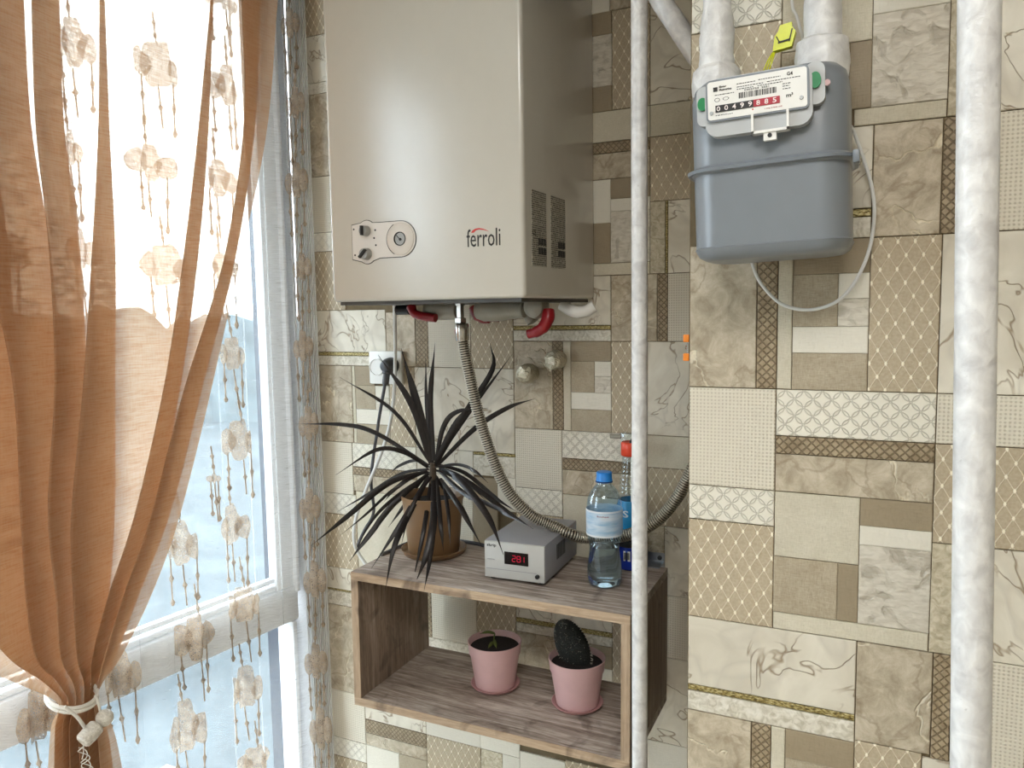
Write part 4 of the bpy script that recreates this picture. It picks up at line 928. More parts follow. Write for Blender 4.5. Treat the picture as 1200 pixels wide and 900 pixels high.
# ------------------------------------------------------------------ potted dracaena
LEAVES = [
 (0.0197,[(-0.623,-0.134,1.175),(-0.647,-0.144,1.295),(-0.679,-0.154,1.426)]),
 (0.0131,[(-0.618,-0.134,1.185),(-0.629,-0.124,1.312),(-0.613,-0.124,1.436)]),
 (0.0148,[(-0.625,-0.134,1.175),(-0.657,-0.154,1.305),(-0.717,-0.184,1.413)]),
 (0.0090,[(-0.627,-0.134,1.179),(-0.694,-0.164,1.290),(-0.812,-0.194,1.365)]),
 (0.0115,[(-0.631,-0.134,1.173),(-0.752,-0.154,1.240),(-0.835,-0.164,1.256),(-0.939,-0.194,1.257)]),
 (0.0107,[(-0.632,-0.134,1.169),(-0.669,-0.174,1.207),(-0.710,-0.214,1.215),(-0.793,-0.244,1.162)]),
 (0.0131,[(-0.614,-0.134,1.176),(-0.556,-0.104,1.285),(-0.509,-0.064,1.377),(-0.519,-0.054,1.433)]),
 (0.0115,[(-0.614,-0.134,1.176),(-0.581,-0.154,1.260),(-0.540,-0.164,1.297),(-0.469,-0.164,1.308)]),
 (0.0115,[(-0.612,-0.134,1.173),(-0.518,-0.134,1.258),(-0.445,-0.124,1.304),(-0.389,-0.114,1.324)]),
 (0.0164,[(-0.614,-0.134,1.176),(-0.553,-0.164,1.257),(-0.503,-0.184,1.316)]),
 (0.0082,[(-0.621,-0.134,1.185),(-0.651,-0.104,1.290),(-0.662,-0.084,1.411)]),
 (0.0066,[(-0.617,-0.134,1.176),(-0.530,-0.094,1.312),(-0.465,-0.054,1.411)]),
 (0.0131,[(-0.634,-0.134,1.160),(-0.708,-0.174,1.136),(-0.778,-0.234,1.069),(-0.833,-0.284,1.016)]),
 (0.0131,[(-0.632,-0.134,1.156),(-0.681,-0.194,1.100),(-0.717,-0.244,1.036),(-0.734,-0.284,0.995)]),
 (0.0115,[(-0.632,-0.134,1.151),(-0.641,-0.214,1.082),(-0.679,-0.284,0.988)]),
 (0.0066,[(-0.636,-0.134,1.162),(-0.707,-0.154,1.121),(-0.767,-0.174,1.065),(-0.827,-0.194,1.014)]),
 (0.0131,[(-0.630,-0.134,1.151),(-0.623,-0.224,1.095),(-0.615,-0.294,1.044),(-0.619,-0.324,0.964)]),
 (0.0099,[(-0.626,-0.134,1.144),(-0.590,-0.224,1.063),(-0.594,-0.264,0.965)]),
 (0.0164,[(-0.619,-0.134,1.148),(-0.561,-0.234,1.086),(-0.554,-0.274,1.029),(-0.568,-0.294,0.977)]),
 (0.0099,[(-0.615,-0.134,1.148),(-0.561,-0.234,1.069),(-0.542,-0.284,1.016),(-0.530,-0.324,0.977)]),
 (0.0099,[(-0.611,-0.134,1.149),(-0.551,-0.224,1.085),(-0.539,-0.234,1.024)]),
 (0.0115,[(-0.603,-0.134,1.149),(-0.513,-0.214,1.117),(-0.441,-0.254,1.052)]),
 (0.0148,[(-0.606,-0.134,1.167),(-0.524,-0.184,1.159),(-0.432,-0.244,1.110),(-0.381,-0.284,1.053)]),
 (0.0115,[(-0.606,-0.134,1.171),(-0.531,-0.154,1.155),(-0.438,-0.184,1.117),(-0.351,-0.214,1.086)]),
 (0.0115,[(-0.606,-0.134,1.166),(-0.510,-0.194,1.137),(-0.399,-0.244,1.122),(-0.320,-0.294,1.114)]),
 (0.0099,[(-0.608,-0.134,1.177),(-0.548,-0.124,1.161),(-0.483,-0.114,1.113),(-0.423,-0.134,1.093)]),
 (0.0082,[(-0.630,-0.134,1.155),(-0.683,-0.164,1.116),(-0.737,-0.184,1.065),(-0.777,-0.204,0.994)]),
 (0.0082,[(-0.596,-0.134,1.146),(-0.544,-0.204,1.098),(-0.523,-0.234,1.038)]),
 (0.0082,[(-0.630,-0.134,1.166),(-0.709,-0.124,1.147),(-0.809,-0.114,1.090),(-0.888,-0.124,1.045)]),
 (0.0082,[(-0.630,-0.134,1.160),(-0.689,-0.104,1.108),(-0.743,-0.084,1.049),(-0.775,-0.084,1.010)]),
 (0.0099,[(-0.623,-0.134,1.163),(-0.619,-0.094,1.117),(-0.592,-0.074,1.081),(-0.569,-0.064,1.042)]),
 (0.0099,[(-0.634,-0.134,1.162),(-0.641,-0.194,1.158),(-0.659,-0.224,1.138),(-0.678,-0.234,1.114)]),
 (0.0082,[(-0.621,-0.134,1.155),(-0.614,-0.204,1.127),(-0.621,-0.234,1.087),(-0.633,-0.244,1.028)]),
 (0.0082,[(-0.623,-0.134,1.166),(-0.602,-0.084,1.143),(-0.572,-0.054,1.116),(-0.540,-0.044,1.083)]),
 (0.0082,[(-0.627,-0.134,1.170),(-0.698,-0.084,1.170),(-0.753,-0.064,1.151),(-0.791,-0.054,1.126)]),
 (0.0082,[(-0.617,-0.134,1.170),(-0.522,-0.204,1.196),(-0.465,-0.234,1.194),(-0.426,-0.254,1.178)]),
]
M_SOIL = plain('dark_soil', srgb(30, 24, 20), 0.95, vary=0.4, scale=300, bump=0.003)
M_BPOT = plain('brown_pot_plastic', srgb(132, 102, 70), 0.35, vary=0.04)
def m_leaf():
    g = G('dark_dracaena_leaf'); n = g.noise(1.0, 2, vec=g.mapp((300, 300, 30)))
    col = g.ramp(n, [(0.3, srgb(18, 17, 16)), (0.7, srgb(40, 32, 30))]); return g.done(g.bsdf(col, 0.38, 0, None, 0.4))
M_LEAF = m_leaf()
PX, PY, PZ = -0.6228, -0.134, 0.9835
DRA = thing('potted_dracaena', 'spiky dark leaved dracaena in a brown pot on the shelf', 'plant', (PX, PY, PZ))
bm = lathe(B(), [(0.0, 0.003), (0.052, 0.003), (0.0545, 0.006), (0.0655, 0.122), (0.0675, 0.1225), (0.0680, 0.130), (0.0650, 0.130), (0.0625, 0.122), (0.0600, 0.112), (0.0, 0.112)], (PX, PY, PZ), 40, False); obj('pot', bm, M_BPOT, DRA)
bm = lathe(B(), [(0.0, 0.0), (0.060, 0.0), (0.0645, 0.003), (0.0705, 0.0135), (0.0690, 0.0142), (0.0625, 0.005), (0.0, 0.0028)], (PX, PY, PZ), 40, False); obj('saucer', bm, M_BPOT, DRA)
bm = lathe(B(), [(0.0602, 0.1125), (0.040, 0.117), (0.0, 0.119)], (PX, PY, PZ), 24, False); obj('soil', bm, M_SOIL, DRA)
bm = tube(B(), [(PX, PY, PZ+0.115), (PX+0.001, PY, PZ+0.15), (PX+0.003, PY, PZ+0.197)], [0.0085, 0.0085, 0.0065], 12); obj('stem', bm, plain('grey_brown_stem', srgb(74, 62, 50), 0.8, vary=0.25, scale=150, bump=0.001), DRA)
def leaf_mesh(w, pts):
    P = spline(pts, 6 if len(pts) > 3 else 8); n = len(P)-1; bm = B(); rows_ = []
    for i, p in enumerate(P):
        T = (P[min(i+1, n)]-P[max(i-1, 0)]).normalized(); f = i/n
        ww = w*0.48*max(0.05, (0.55+0.9*math.sin(PI*min(1.0, f*0.9+0.12)))/1.45*(1.0 if f < 0.7 else (1-(f-0.7)/0.3*0.93)))
        side = T.cross(Vector((-0.45, 0.88, -0.12))); up2 = T.cross(Vector((0, 0.35, 0.94)))
        if up2.dot(side) < 0: up2 = -up2
        side = side+up2*0.35
        side = side.normalized() if side.length > 0.15 else T.cross(Vector((1, 0, 0))).normalized()
        nrm = side.cross(T).normalized()
        rows_.append([bm.verts.new(p-side*ww+nrm*ww*0.45), bm.verts.new(p), bm.verts.new(p+side*ww+nrm*ww*0.45)])
    for a, b in zip(rows_, rows_[1:]):
        for k in range(2): bm.faces.new((a[k], a[k+1], b[k+1], b[k]))
    return bm
for w, pts in LEAVES: obj('leaf', leaf_mesh(w, pts), M_LEAF, DRA, None, 60)

# ------------------------------------------------------------------ pink pots inside the shelf
M_PINK = plain('pink_pot_plastic', srgb(204, 168, 167), 0.4, vary=0.03)
M_PINKS = plain('pink_saucer_plastic', srgb(190, 146, 146), 0.4, vary=0.03)
def pink_pot(name, label, x, y, z):
    t = thing(name, label, 'plant', (x, y, z), 'pink pots inside the shelf')
    bm = lathe(B(), [(0.0, 0.003), (0.039, 0.003), (0.0415, 0.005), (0.0515, 0.072), (0.0535, 0.073), (0.0555, 0.094), (0.0562, 0.0965), (0.0545, 0.0970), (0.0530, 0.0945), (0.0505, 0.083), (0.0, 0.083)], (x, y, z), 40, False); obj('pot', bm, M_PINK, t)
    bm = lathe(B(), [(0.0, 0.0), (0.044, 0.0), (0.0515, 0.008), (0.0500, 0.0085), (0.0415, 0.003), (0.0, 0.002)], (x, y, z), 40, False); obj('saucer', bm, M_PINKS, t)
    bm = lathe(B(), [(0.0512, 0.0845), (0.03, 0.087), (0.0, 0.088)], (x, y, z), 24, False); obj('soil', bm, M_SOIL, t)
    return t
zi = 0.7233
SEED = pink_pot('potted_seedling', 'pink pot holding a tiny seedling, left one inside the shelf', -0.4716, -0.150, zi)
M_SPROUT = plain('sprout_green', srgb(78, 86, 36), 0.6, vary=0.2)
bm = tube(B(), spline([(-0.4716, -0.152, zi+0.086), (-0.4722, -0.152, zi+0.100), (-0.4700, -0.152, zi+0.112)], 5), 0.0016, 8); obj('stem', bm, M_SPROUT, SEED)
for pts, w in (([(-0.470, -0.152, zi+0.112), (-0.484, -0.156, zi+0.114), (-0.503, -0.160, zi+0.109)], 0.008), ([(-0.4716, -0.152, zi+0.1), (-0.463, -0.164, zi+0.098), (-0.455, -0.174, zi+0.092)], 0.007), ([(-0.4716, -0.152, zi+0.095), (-0.472, -0.166, zi+0.095), (-0.473, -0.178, zi+0.090)], 0.007)):
    obj('leaf', leaf_mesh(w, pts), M_SPROUT, SEED, None, 60)
CAC = pink_pot('potted_cactus', 'pink pot holding a dark paddle cactus, right one inside the shelf', -0.2887, -0.152, zi-0.0015)
CT = Matrix.Translation((-0.2980, -0.152, zi+0.116)) @ Matrix.Rotation(math.radians(-24), 4, 'Y')
M_CACT = plain('dark_cactus_skin', srgb(14, 18, 12), 0.8, vary=0.3, scale=120, bump=0.002)
bm = B(); bmesh.ops.create_uvsphere(bm, u_segments=28, v_segments=18, radius=1.0)
for v in bm.verts:
    k = 1.0 if v.co.z > 0 else 1+0.05*v.co.z
    v.co = Vector((v.co.x*0.0345*k, v.co.y*0.0185, v.co.z*0.056))
obj('cactus_pad', bm, M_CACT, CAC, None, 60, CT)
M_SPINE = plain('pale_spines', srgb(196, 190, 176), 0.7)
bm = B()
for k in range(46):
    a = -PI*0.30+k*(PI*1.6)/45; p = Vector((0.0345*math.cos(a), 0, 0.056*math.sin(a))); d = Vector((math.cos(a), 0, math.sin(a)*0.8)).normalized()
    for q in range(3):
        dd = (d+Vector((random.uniform(-.5, .5), random.uniform(-.8, .8), random.uniform(-.5, .5)))).normalized(); tube(bm, [p*0.98, p+dd*0.0045], [0.0006, 0.0002], 3)
for k in range(70):
    a, r = random.uniform(0, 2*PI), math.sqrt(random.random())*0.9; p = Vector((0.0345*r*math.cos(a), -0.0185*math.sqrt(max(0, 1-r*r)), 0.056*r*math.sin(a)))
    tube(bm, [p, p+Vector((random.uniform(-.3, .3), -1, random.uniform(-.3, .3)))*0.003], [0.0005, 0.0002], 3)
sp = obj('spines', bm, M_SPINE, CAC, 'fine pale spines on the rim', 0, CT); sp['kind'] = 'stuff'

# ------------------------------------------------------------------ socket, plug and cables
SOC = thing('wall_socket', 'white double wall socket left of the dracaena', 'socket', (-0.82, -0.006, 1.333))
bm = B(); box(bm, -0.866, -0.774, -0.0125, 0.0, 1.333, 1.411, 0.003, 2); obj('plate', bm, M_WHITEP, SOC)
for x in (-0.8435, -0.797):
    bm = B(); lathe(bm, [(0.0205, 0.0), (0.0205, 0.0025), (0.0185, 0.003), (0.018, 0.001), (0, 0.001)], (x, -0.0122, 1.373), 24, True, Matrix.Rotation(PI/2, 4, 'X')); obj('outlet', bm, M_WHITEP, SOC)
M_CABLEB = plain('dark_cable', srgb(64, 64, 68), 0.45, vary=0.05); M_CABLEW = plain('white_cable_sheath', srgb(206, 206, 202), 0.4, vary=0.03)
PLUG = thing('power_cord', 'dark grey power plug and cord hanging from the white socket', 'cord', (-0.797, -0.03, 1.375))
bm = B(); lathe(bm, [(0.0, 0.0), (0.0185, 0.0), (0.0195, 0.006), (0.0175, 0.022), (0.012, 0.034), (0.0, 0.038)], (-0.797, -0.0145, 1.378), 22, False, Matrix.Rotation(PI/2, 4, 'X')); tube(bm, spline([(-0.797, -0.035, 1.378), (-0.797, -0.040, 1.358), (-0.798, -0.045, 1.335)]), [0.011]*8+[0.008]*8+[0.006], 12); obj('plug', bm, M_CABLEB, PLUG)
bm = tube(B(), spline([(-0.798, -0.045, 1.340), (-0.799, -0.050, 1.322), (-0.819, -0.050, 1.237), (-0.843, -0.050, 1.113), (-0.839, -0.050, 1.032), (-0.868, -0.050, 0.983), (-0.886, -0.055, 0.940), (-0.868, -0.060, 0.915), (-0.80, -0.055, 0.84)]), 0.0038, 10); obj('cable', bm, M_CABLEB, PLUG)
bm = tube(B(), spline([(-0.695, -0.150, 1.530), (-0.731, -0.100, 1.400), (-0.763, -0.070, 1.282), (-0.797, -0.064, 1.189), (-0.849, -0.066, 1.084), (-0.876, -0.070, 1.018), (-0.876, -0.080, 0.969), (-0.866, -0.070, 0.925), (-0.79, -0.068, 0.84)]), 0.0040, 10)
setp(obj('white_cable', bm, M_CABLEW), 'white cable hanging from the boiler in front of the socket', 'cable')
bm = tube(B(), spline([(-0.714, -0.20, 0.9875), (-0.704, -0.100, 0.9875), (-0.66, -0.050, 0.9875), (-0.60, -0.048, 0.9875), (-0.56, -0.052, 0.9875), (-0.515, -0.062, 0.9885), (-0.453, -0.0505, 0.9975)]), 0.0040, 10)
setp(obj('stabilizer_cable', bm, M_CABLEB), 'grey cable lying on the shelf behind the brown pot', 'cable')
# foil capped pipe stubs
def m_foil():
    g = G('crumpled_foil'); n = g.noise(90, 4, 1.2); return g.done(g.bsdf(srgb(206, 198, 176), 0.32, 0.75, g.bump(n, 0.006)))
M_FOIL = m_foil()
for x, z, lab in ((-0.4449, 1.3666, 'left and lower of the two foil wrapped pipe stubs on the tiles'), (-0.3796, 1.3966, 'right and upper of the two foil wrapped pipe stubs on the tiles')):
    bm = B(); lathe(bm, [(0.0, 0.050), (0.010, 0.049), (0.017, 0.044), (0.0205, 0.032), (0.021, 0.018), (0.018, 0.008), (0.0165, 0.0)][::-1], (x, -0.001, z), 22, True, Matrix.Rotation(PI/2, 4, 'X'))
    for v in bm.verts:
        if v.co.y < -0.004: v.co += Vector((1, 1, 1))*mnoise.noise(v.co*70)*0.003+Vector((mnoise.noise(v.co*140), 0, mnoise.noise(v.co*150+Vector((3, 3, 3)))))*0.003
    setp(obj('foil_cap', bm, M_FOIL, None, None, 25), lab, 'pipe cap', 'foil wrapped pipe stubs')
M_ORANGE = plain('orange_plastic', srgb(228, 132, 40), 0.4, vary=0.05)
OC = thing('orange_clip', 'small orange clip with a screw on the edge of the pier', 'clip', (-0.006, -0.455, 1.425))
for z in (1.4275, 1.4535): bm = B(); box(bm, -0.0085, -0.0003, -0.463, -0.450, z, z+0.0105, 0.001, 2); obj('clip_jaw', bm, M_ORANGE, OC)
bm = B(); box(bm, -0.004, -0.0003, -0.461, -0.452, 1.437, 1.4545, 0.0006, 1); lathe(bm, [(0.003, 0), (0.003, 0.002), (0, 0.002)], (-0.004, -0.4565, 1.446), 10, True, Matrix.Rotation(-PI/2, 4, 'Y')); obj('screw_plate', bm, M_STEEL, OC)

# ------------------------------------------------------------------ pipes
def m_pipe(name='white_pipe_paint'):
    g = G(name); n = g.noise(55, 4, 0.6); s = g.step(g.noise(130, 3), 0.70, 0.76)
    col = g.ramp(n, [(0.3, srgb(190, 188, 186)), (0.7, srgb(224, 223, 220))]); col = g.mix(g.ma('MULTIPLY', s, 0.35), col, srgb(150, 146, 142))
    return g.done(g.bsdf(col, 0.38, 0, g.bump(g.ma('ADD', n, g.ma('MULTIPLY', g.noise(220, 2), 0.4)), 0.0014)))
M_PIPE = m_pipe()
bm = tube(B(), [(-0.0888, -0.40, 2.499-0.25*i) if i < 10 else (-0.0888, -0.40, 0.0) for i in range(11)], 0.0120, 24)
setp(obj('vertical_pipe', bm, M_PIPE), 'thin white painted vertical pipe in front of the bottles', 'pipe')
d = Vector((0.308-0.324, 0, 1.753-1.081)); d /= d.z
bm = tube(B(), [Vector((0.324, -0.756, 1.081))+d*(z-1.081) for z in [0.0, 0.5, 1.0, 1.5, 2.0, 2.499]], 0.0164, 28)
setp(obj('riser_pipe', bm, M_PIPE), 'thick white painted vertical pipe close to the viewer on the right', 'pipe')
bm = tube(B(), spline([(-0.118, -0.34, 2.499), (-0.118, -0.34, 2.10), (-0.105, -0.34, 2.04), (-0.079, -0.340, 1.973), (-0.055, -0.340, 1.932), (-0.025, -0.340, 1.883), (-0.0005, -0.34, 1.847)], 8), 0.0155, 20)
setp(obj('branch_pipe', bm, M_PIPE), 'white pipe slanting down into the side of the pier at the top', 'pipe')

# ------------------------------------------------------------------ gas meter
MC = Vector((0.1185, -0.553, 1.66))
MT = Matrix.Translation(MC) @ Matrix.Rotation(math.radians(-2.0), 4, 'Y')
M_METER = plain('grey_meter_enamel', srgb(120, 125, 130), 0.30, vary=0.02)
M_SEAM = plain('seam_grey', srgb(118, 124, 130), 0.35, vary=0.05)
MET = thing('gas_meter', 'grey gas meter with a white counter plate on the tiled pier', 'meter', (MC.x, MC.y, MC.z-0.103))
def mo(name, bm, m, parent, label=None, smooth=35.0): return obj(name, bm, m, parent, label, smooth, MT)
HX, HY = 0.0870, 0.0610
bm = loft(B(), [(-0.1030, HX-0.020, HY-0.020, 0.02), (-0.1020, HX-0.012, HY-0.012, 0.026), (-0.0975, HX-0.0045, HY-0.0045, 0.030), (-0.0905, HX-0.001, HY-0.001, 0.032), (-0.0885, HX, HY, 0.032), (-0.0870, HX-0.0012, HY-0.0012, 0.032), (-0.004, HX-0.0012, HY-0.0012, 0.032), (-0.001, HX+0.002, HY+0.002, 0.032)], (0, 0, 0), 8); LS = mo('lower_shell', bm, M_METER, MET)
bm = loft(B(), [(0.003, HX+0.002, HY+0.002, 0.032), (0.006, HX-0.0012, HY-0.0012, 0.032), (0.084, HX-0.0012, HY-0.0012, 0.032), (0.096, HX-0.004, HY-0.004, 0.032), (0.104, HX-0.012, HY-0.012, 0.028), (0.108, HX-0.026, HY-0.026, 0.02)], (0, 0, 0), 8); US = mo('upper_shell', bm, M_METER, MET)
bm = loft(B(), [(-0.0016, HX+0.0055, HY+0.0055, 0.036), (0.0018, HX+0.0062, HY+0.0062, 0.036), (0.0030, HX+0.005, HY+0.005, 0.036)], (0, 0, 0), 8); SE = mo('seam_flange', bm, M_SEAM, MET)
bm = B(); box(bm, HX+0.002, HX+0.009, -HY+0.002, -HY+0.020, -0.010, 0.0035, 0.0015, 2); mo('seam_clip', bm, M_SEAM, MET)
YF = -HY                                       # front of the shell in meter coordinates
def mfront(u, w, d): return Vector((u, YF-d, w))
M_HOUS = plain('light_grey_plastic', srgb(178, 180, 180), 0.35, vary=0.02)
def rr(x0, x1, z0, z1, r, k=5): return [(x+(x0+x1)/2, z+(z0+z1)/2) for x, z in rrect((x1-x0)/2, (z1-z0)/2, r, k)]
X0, X1, W0, W1 = -0.0585, 0.0462, 0.0515, 0.0930    # plate rectangle
bm = B()
prism(bm, rr(X0-0.004, X1+0.005, W0-0.018, W1+0.004, 0.014), -0.002, 0.013, mfront)
HO = mo('index_housing', bm, M_HOUS, MET, 'light grey housing around the counter')
bm = B(); prism(bm, rr(-0.0725, -0.052, 0.048, 0.092, 0.008), -0.004, 0.009, mfront); mo('housing_ear', bm, M_HOUS, HO); bm = B(); prism(bm, rr(0.044, 0.0635, 0.054, 0.098, 0.008), -0.004, 0.009, mfront); mo('housing_ear', bm, M_HOUS, HO)
bm = B(); prism(bm, rr(X0-0.002, X1+0.002, W0-0.002, W1+0.002, 0.005), 0.012, 0.0165, mfront); mo('plate_frame', bm, M_SEAM, HO)
bm = B(); prism(bm, rr(X0, X1, W0, W1, 0.003), 0.0155, 0.0172, mfront); PL = mo('counter_plate', bm, M_WHITEP, MET, 'white counter plate')
M_GREEN = plain('green_seal', srgb(0, 122, 66), 0.4, vary=0.08)
for x, z, rx, rz in ((-0.0655, 0.0720, 0.0055, 0.0072), (0.0540, 0.0785, 0.0058, 0.0085)):
    bm = B(); prism(bm, [(x+rx*math.cos(a), z+rz*math.sin(a)) for a in [2*PI*i/24 for i in range(24)]], 0.008, 0.0125, mfront); mo('green_seal', bm, M_GREEN, MET, 'green round seal')
bm = B(); prism(bm, arc(0.0655, 0.075, 0.0032, 0, 360, 14)[:-1], 0.004, 0.008, mfront); mo('seal_ring', bm, plain('pinkish_seal_loop', srgb(196, 160, 160), 0.4), MET)
def plate(u0, u1, w0, w1, d0, d1, bm): return prism(bm, [(X0+u0, W0+w0), (X0+u1, W0+w0), (X0+u1, W0+w1), (X0+u0, W0+w1)], d0, d1, mfront)
M_REDW = plain('red_counter', srgb(168, 36, 52), 0.35, vary=0.03)
M_PALE = plain('pale_digits', srgb(236, 226, 222), 0.5)
bm = plate(0.0085, 0.0495, 0.0075, 0.0150, 0.0168, 0.0182, B()); CB = mo('counter_window', bm, M_BLACK, MET, 'black counter strip', 0)
bm = plate(0.0495, 0.0770, 0.0075, 0.0150, 0.0168, 0.0182, B()); CR = mo('counter_window', bm, M_REDW, MET, 'red counter strip', 0)
for i, ch in enumerate('00499885'):
    u = 0.0098+i*0.00855; bm = fit_text(ch, X0+u, X0+u+0.0040, W0+0.0086, W0+0.0139, (0, YF-0.0183, 0), (1, 0, 0), (0, 0, 1), 0.01); mo('digit', bm, M_PALE, CB if i < 5 else CR, None, 0)
bm = plate(0.0065, 0.0112, 0.0305, 0.0352, 0.0168, 0.0176, B())
bw = random.Random(5); u = 0.034
while u < 0.073:
    w_ = bw.choice((0.0005, 0.0008, 0.0012)); plate(u, u+w_, 0.0190, 0.0252, 0.0168, 0.0175, bm); u += w_+bw.choice((0.0004, 0.0006, 0.001))
for u0, u1, w in ((0.032, 0.052, 0.0345), (0.055, 0.078, 0.0352), (0.032, 0.060, 0.0312), (0.064, 0.098, 0.0316), (0.032, 0.050, 0.0288), (0.054, 0.080, 0.0290), (0.008, 0.029, 0.0262), (0.080, 0.088, 0.0265), (0.080, 0.087, 0.0240), (0.080, 0.088, 0.0212), (0.0085, 0.027, 0.0040)):
    k = u0
    while k < u1: L_ = bw.uniform(0.001, 0.0032); plate(k, min(u1, k+L_), w, w+0.0008, 0.0168, 0.0174, bm); k += L_+0.0007
mo('plate_print', bm, M_INK, PL, 'fine black print and barcode', 0)
def ptext(s, u0, u1, w0, w1, m=M_INK, bold=0.0): mo('plate_lettering', fit_text(s, X0+u0, X0+u1, W0+w0, W0+w1, (0, YF-0.0174, 0), (1, 0, 0), (0, 0, 1), bold), m, PL, None, 0)
ptext('Elster', 0.0130, 0.0210, 0.0338, 0.0360, bold=0.02); ptext('Metronica', 0.0130, 0.0265, 0.0305, 0.0328, bold=0.02)
ptext('G4', 0.0845, 0.0905, 0.0348, 0.0385, bold=0.02); ptext('m', 0.0835, 0.0885, 0.0122, 0.0150, bold=0.02); ptext('3', 0.0888, 0.0905, 0.0140, 0.0165, bold=0.02)
ptext('0302734  2021', 0.040, 0.066, 0.0262, 0.0280)
ptext('1 imp = 0.01 m3', 0.061, 0.079, 0.0030, 0.0045, M_REDW)
bm = B(); prism(bm, arc(X0+0.0485, W0+0.0052, 0.0009, 0, 360, 8)[:-1], 0.0168, 0.0175, mfront); mo('red_dot', bm, M_REDINK, PL, None, 0)
bm = B()
for u, w, a, b in ((0.0105, 0.0212, 0.0030, 0.0022), (0.020, 0.0215, 0.0034, 0.0018)):
    o1 = [(X0+u+a*math.cos(t), W0+w+b*math.sin(t)) for t in [2*PI*i/18 for i in range(18)]]
    for i in range(18):
        p, q = o1[i], o1[(i+1) % 18]; c = (X0+u, W0+w); k = 0.82; prism(bm, [p, q, (c[0]+(q[0]-c[0])*k, c[1]+(q[1]-c[1])*k), (c[0]+(p[0]-c[0])*k, c[1]+(p[1]-c[1])*k)], 0.0168, 0.0174, mfront)
mo('approval_marks', bm, M_INK, PL, None, 0)
for u, w in ((0.004, 0.0075), (0.099, 0.0095)):
    bm = B(); lathe(bm, [(0.0022, 0), (0.002, 0.0016), (0, 0.0016)], (X0+u, YF-0.017, W0+w), 12, True, Matrix.Rotation(PI/2, 4, 'X')); mo('plate_screw', bm, M_HOUS, PL)
# index bracket under the plate
bm = B()
bx0, bx1, bz0, bz1 = -0.0120, 0.0275, 0.0300, 0.0510
for a in ((bx0, bx0+0.0026, bz0, bz1), (bx1-0.0026, bx1, bz0, bz1), (bx0, bx1, bz0, bz0+0.0028)): prism(bm, [(a[0], a[2]), (a[1], a[2]), (a[1], a[3]), (a[0], a[3])], 0.006, 0.0185, mfront)
prism(bm, [(0.0005, 0.0215), (0.0140, 0.0215), (0.0140, 0.0315), (0.0005, 0.0315)], 0.010, 0.0165, mfront); mo('sensor_bracket', bm, M_WHITEP, HO, 'pale grey square bracket with a screw tab')
bm = B(); prism(bm, arc(0.0072, 0.0265, 0.0024, 0, 360, 14)[:-1], 0.0160, 0.0172, mfront); mo('screw_hole', bm, M_BLACK, HO)
# connections and lumpy painted pipes
def lumpy(prof, x, y, seg=26, amp=0.0016, seed=0):
    bm = lathe(B(), prof, (0, 0, 0), seg, True)
    for v in bm.verts:
        r = math.hypot(v.co.x, v.co.y)
        if r > 1e-5:
            k = 1+amp/r*(mnoise.noise(Vector((v.co.x*60+seed, v.co.y*60, v.co.z*55)))+0.5*mnoise.noise(Vector((v.co.x*150, v.co.y*150+seed, v.co.z*140)))); v.co.x *= k; v.co.y *= k
    bm.transform(Matrix.Translation((x, y, 0))); return bm
def prof_between(zs, n=5):
    out = []
    for (r0, z0), (r1, z1) in zip(zs, zs[1:]):
        m = max(1, int(abs(z1-z0)/0.006)); out += [(r0+(r1-r0)*i/m, z0+(z1-z0)*i/m) for i in range(m)]
    return out+[zs[-1]]
M_LUMP = m_pipe('thick_white_pipe_paint')
GP1 = thing('inlet_pipe', 'left white lumpy painted pipe entering the top of the gas meter', 'pipe', (0.0502, -0.545, 1.757))
obj('pipe_run', lumpy(prof_between([(0.0165, 1.845), (0.0165, 1.92), (0.0165, 2.499)]), 0.0502, -0.545, 26, 0.0006), M_LUMP, GP1)
obj('painted_joint', lumpy(prof_between([(0.0165, 1.862), (0.0195, 1.848), (0.0205, 1.82), (0.0215, 1.798), (0.021, 1.786)]), 0.0502, -0.545, 30, 0.0022, 4), M_LUMP, GP1)
obj('union_nut', lumpy(prof_between([(0.022, 1.792), (0.0275, 1.786), (0.0290, 1.772), (0.0285, 1.756)]), 0.0502, -0.545, 30, 0.0022, 9), M_LUMP, GP1)
GP2 = thing('outlet_pipe', 'right white lumpy painted pipe leaving the top of the gas meter', 'pipe', (0.1700, -0.545, 1.757))
obj('pipe_run', lumpy(prof_between([(0.0190, 1.838), (0.0188, 1.92), (0.0185, 2.499)]), 0.1700, -0.545, 26, 0.0008, 2), M_LUMP, GP2)
obj('painted_joint', lumpy(prof_between([(0.0188, 1.868), (0.0205, 1.850), (0.0205, 1.83), (0.0215, 1.812), (0.021, 1.800)]), 0.1700, -0.545, 30, 0.0018, 14), M_LUMP, GP2)
obj('union_nut', lumpy(prof_between([(0.022, 1.806), (0.0285, 1.802), (0.0300, 1.785), (0.0295, 1.762)]), 0.1700, -0.545, 30, 0.0018, 19), M_LUMP, GP2)
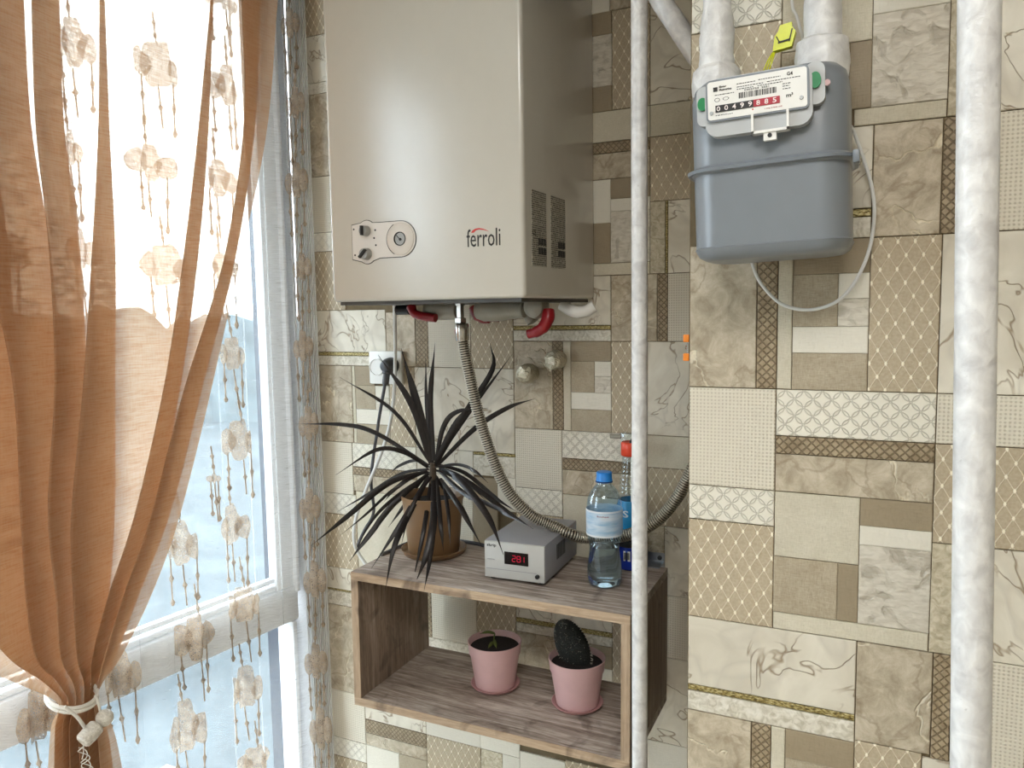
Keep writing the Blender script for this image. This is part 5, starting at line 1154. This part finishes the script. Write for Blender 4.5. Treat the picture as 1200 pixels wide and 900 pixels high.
# yellow seal, wires
M_YEL = plain('yellow_seal_plastic', srgb(214, 218, 30), 0.3, vary=0.06, scale=120)
YT = thing('seal_tag', 'bright yellow plastic seal tag beside the right meter pipe', 'seal', (0.124, -0.522, 1.805))
bm = B(); prism(bm, [(0.113, 1.806), (0.1345, 1.809), (0.139, 1.826), (0.1345, 1.832), (0.1345, 1.837), (0.121, 1.835), (0.119, 1.828), (0.115, 1.823)], 0, 0.010, lambda u, w, d: Vector((u, -0.527+d, w))); obj('tag_body', bm, M_YEL, YT)
bm = B(); prism(bm, [(0.1190, 1.814), (0.1320, 1.816), (0.1325, 1.818), (0.1195, 1.816)], -0.001, 0.001, lambda u, w, d: Vector((u, -0.527+d, w))); prism(bm, [(0.1325, 1.815), (0.1355, 1.829), (0.1343, 1.829), (0.1312, 1.815)], -0.001, 0.001, lambda u, w, d: Vector((u, -0.527+d, w))); prism(bm, [(0.1165, 1.8225), (0.1205, 1.8145), (0.1215, 1.815), (0.1178, 1.8225)], -0.001, 0.001, lambda u, w, d: Vector((u, -0.527+d, w)))
obj('tag_marks', bm, M_INK, YT, 'dark grooves', 0)
bm = B()
for dx in (-0.004, -0.0015, 0.001): tube(bm, spline([(0.1155+dx*0.3, -0.523, 1.808), (0.112+dx, -0.524, 1.798), (0.108+dx*1.3, -0.525, 1.786)]), 0.0009, 6)
obj('tag_tail', bm, M_YEL, YT)
bm = tube(B(), spline([(0.124, -0.492, 1.98), (0.130, -0.495, 1.876), (0.1374, -0.50, 1.850), (0.1455, -0.508, 1.820), (0.148, -0.510, 1.800)]), 0.0018, 8)
setp(obj('seal_wire', bm, M_CABLEW), 'thin white wire running down to the right meter pipe', 'wire')
bm = tube(B(), spline([(0.0845, -0.500, 1.575), (0.0852, -0.490, 1.5627), (0.0962, -0.487, 1.5329), (0.1228, -0.485, 1.504), (0.1587, -0.485, 1.4959), (0.193, -0.485, 1.509), (0.2163, -0.485, 1.5447), (0.2274, -0.483, 1.5903), (0.2252, -0.480, 1.641), (0.2059, -0.485, 1.7032), (0.200, -0.495, 1.715)], 10), 0.0022, 10)
setp(obj('meter_cable', bm, M_CABLEW), 'white cable looping below the gas meter', 'cable')
